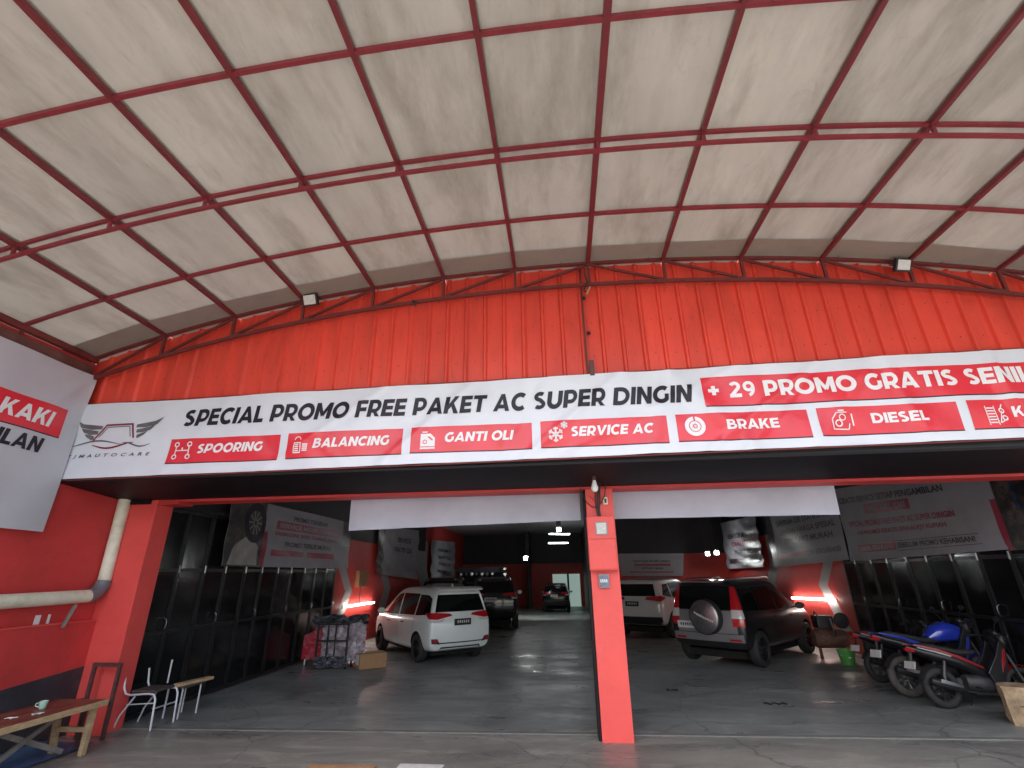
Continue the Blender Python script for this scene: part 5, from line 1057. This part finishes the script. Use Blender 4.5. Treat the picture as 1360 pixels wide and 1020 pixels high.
def bike(label, loc, hd, lean, c1, c2, body, rim, sp, tyre, fork='engine_metal', plate='plate_white', tank=None, size=.92):
    t = thing('motorcycle', label, 'motorcycle', loc, hd, 'motorcycles parked by the right folding door'); t.rotation_mode = 'XYZ'; t.rotation_euler = (lean, 0, hd); t.scale = (size,)*3; r = .285
    bwheel(t, -.62, r, .115, rim, sp, tyre); bwheel(t, .62, r, .085, rim, sp, tyre)
    # tail and seat
    MB().loft([(-.98, 0, .86, .02, .02), (-.88, 0, .83, .07, .045), (-.70, 0, .77, .11, .075), (-.45, 0, .70, .13, .10), (-.20, 0, .62, .13, .10), (.0, 0, .52, .12, .10), (.10, 0, .44, .09, .07)], 14, .8).build('body_shell', body, t, smooth=True, world=False)
    MB().loft([(-.84, 0, .885, .06, .02), (-.70, 0, .875, .105, .04), (-.45, 0, .825, .125, .045), (-.25, 0, .78, .125, .045), (-.05, 0, .775, .10, .045), (.04, 0, .79, .06, .03)], 14, .8).build('seat', 'seat_black', t, smooth=True, world=False)
    for s_ in (-1, 1):
        # coloured flank panel with an accent
        MB().prism([(-.95, .885), (-.60, .80), (-.30, .69), (.02, .55), (.03, .575), (-.28, .735), (-.62, .845), (-.92, .90)], s_*.115, s_*.142).build('flank_panel', c1, t, world=False, bevel=.006)
        MB().prism([(-.90, .865), (-.62, .80), (-.40, .735), (-.42, .715), (-.62, .775), (-.88, .845)], s_*.125, s_*.148).build('accent_panel', c2, t, world=False, bevel=.005)
        MB().prism([(.12, .30), (.20, .28), (.40, .62), (.46, .90), (.38, .94), (.26, .74), (.05, .50)], s_*.10, s_*.165).build('leg_shield', body, t, world=False, bevel=.012)
        MB().prism([(.26, .50), (.35, .62), (.42, .82), (.39, .83), (.30, .64)], s_*.166, s_*.176).build('shield_accent', c1, t, world=False, bevel=.004)
        MB().tube([(.62, s_*.075, r), (.53, s_*.075, .62), (.44, s_*.07, .92)], [.026, .024, .018], 10).build('fork_leg', fork, t, smooth=True, world=False)
        MB().tube([(-.62, s_*.12, r), (-.60, s_*.115, .46), (-.52, s_*.11, .66)], [.028, .03, .022], 10).build('shock_absorber', 'engine_metal', t, smooth=True, world=False)
        MB().tube([(.42, s_*.05, 1.00), (.38, s_*.20, 1.03), (.33, s_*.25, 1.02)], .012, 8).build('handlebar', 'black_plastic', t, smooth=True, world=False)
        MB().tube([(.345, s_*.24, 1.02), (.30, s_*.36, 1.00)], .018, 10).build('grip', 'seat_black', t, smooth=True, world=False)
        MB().tube([(.38, s_*.20, 1.04), (.42, s_*.26, 1.02), (.40, s_*.36, 1.01)], .006, 6).build('lever', 'chrome', t, smooth=True, world=False)
        MB().tube([(.38, s_*.17, 1.04), (.34, s_*.25, 1.16), (.36, s_*.30, 1.22)], .006, 6).build('mirror_stalk', 'black_plastic', t, smooth=True, world=False)
        MB().loft([(.345, s_*.31, 1.24, .02, .015), (.355, s_*.31, 1.24, .055, .035), (.38, s_*.31, 1.24, .045, .028)], 10).build('mirror', 'black_plastic', t, smooth=True, world=False)
        MB().tube([(-.18, s_*.12, .30), (-.16, s_*.22, .29)], .012, 8).build('foot_peg', 'seat_black', t, world=False)
    if tank: MB().loft([(-.12, 0, .80, .08, .05), (.0, 0, .86, .14, .12), (.18, 0, .90, .16, .15), (.34, 0, .88, .12, .13), (.46, 0, .80, .08, .09)], 14, .8).build('fuel_tank', tank, t, smooth=True, world=False)
    MB().loft([(.46, 0, .80, .10, .05), (.50, 0, .90, .14, .08), (.48, 0, 1.0, .15, .08), (.42, 0, 1.07, .12, .05), (.38, 0, 1.09, .06, .02)], 14, .85).build('headlight_cowl', body, t, smooth=True, world=False)
    MB().loft([(.575, 0, .93, .02, .02), (.56, 0, .95, .09, .045), (.53, 0, .98, .10, .05)], 12).build('headlight', 'tail_clear', t, smooth=True, world=False)
    # mudguards
    for cx, a0, a1, w_, nm, m_ in ((.62, 20, 150, .06, 'front_mudguard', c1), (-.62, 88, 158, .07, 'rear_mudguard', 'black_plastic')):
        n = 12; rr2 = r+.035; vs = []
        for k in range(n+1):
            a = R(a0+(a1-a0)*k/n)
            for yy, dr in ((-w_, -.02), (0, .008), (w_, -.02)): vs.append((cx+(rr2+dr)*cos(a), yy, r+(rr2+dr)*sin(a)))
        MB().add(vs, [(3*k+i, 3*k+i+1, 3*k+4+i, 3*k+3+i) for k in range(n) for i in range(2)]).build(nm, m_, t, smooth=True, world=False)
    MB().bar((-.93, 0, .78), (-.99, 0, .56), .035, .015, (0, 1, 0)).build('plate_bracket', 'black_plastic', t, world=False)
    MB().box((-.004, -.13, -.055), (.004, .13, .055), Matrix.Translation((-1.0, 0, .60)) @ Matrix.Rotation(R(18), 4, 'Y')).build('number_plate', plate, t, world=False)
    MB().loft([(-1.0, 0, .83, .03, .02), (-.97, 0, .82, .07, .035), (-.90, 0, .80, .08, .03)], 10).build('tail_light', 'tail_red', t, smooth=True, world=False)
    # engine, case, exhaust
    MB().loft([(-.66, .09, .30, .04, .08), (-.45, .10, .31, .05, .09), (-.20, .09, .33, .06, .10), (.0, .06, .34, .06, .09)], 12, .8).build('drive_case', 'engine_metal', t, smooth=True, world=False)
    MB().loft([(-.25, 0, .36, .08, .10), (-.08, 0, .34, .13, .13), (.08, 0, .34, .12, .11), (.20, 0, .38, .07, .06)], 12, .7).build('engine', 'engine_metal', t, smooth=True, world=False)
    mb = MB()
    for k in range(5): mb.box((.10+.035*k, -.075, .30), (.118+.035*k, .075, .43))
    mb.build('cylinder_fins', 'alu', t, world=False)
    MB().tube([(.18, -.05, .30), (.10, -.12, .20), (-.20, -.14, .22), (-.40, -.15, .27)], .018, 10).build('exhaust_pipe', 'engine_metal', t, smooth=True, world=False)
    MB().loft([(-.36, -.16, .27, .035, .035), (-.42, -.165, .285, .055, .06), (-.75, -.17, .37, .058, .062), (-.86, -.17, .40, .04, .045)], 14).build('muffler', 'black_plastic', t, smooth=True, world=False)
    MB().prism([(-.75, .375), (-.45, .30), (-.44, .335), (-.74, .425)], -.232, -.226).build('heat_shield', 'alu', t, world=False)
    MB().tube([(-.05, .10, .24), (-.12, .24, .0)], .010, 8).build('side_stand', 'black_plastic', t, smooth=True, world=False)
    MB().tube([(.36, -.04, 1.0), (.45, -.10, .85), (.44, -.05, .6)], .006, 6).build('brake_hose', 'cable', t, smooth=True, world=False)
    return t
def bloc(h, x, y): return (x+.57*cos(h), y+.57*sin(h), 0)
ha, hb_, hcx = R(2), R(4), R(6)
bike('black motorcycle with red and white stripes, nearest and behind the wood block', bloc(ha, 5.42, 8.80), ha, R(-5), 'bike_red', 'bike_white', 'bike_black', 'rim_dark', 7, 'tyre')
bike('blue motorcycle with dusty spoked wheels, in the middle of the three', bloc(hb_, 5.44, 9.5), hb_, R(-5), 'bike_blue', 'bike_black', 'bike_black', 'rim_alloy', 24, 'tyre_dusty', tank='bike_blue', size=1.02)
bike('red and silver motorcycle, farthest of the three parked by the folding door', bloc(hcx, 5.58, 10.6), hcx, R(-5), 'bike_red', 'bike_white', 'bike_black', 'rim_alloy', 7, 'tyre')
# small litter on the floor
for k, (x, y, w_, lab) in enumerate(((1.75, 9.9, .10, 'dark oil rag lying alone on the floor of the right bay'), (3.1, 9.0, .16, 'curled dark wire lying on the floor before the grey car'))):
    pts = [(x+w_*(-1+2*i/8), y+.05*sin(i*1.9+k), .01+.004*(i % 2)) for i in range(9)]; tag(MB().tube(pts, .012, 6).build('rag' if k == 0 else 'wire', 'cable', None, smooth=True), lab, 'litter')
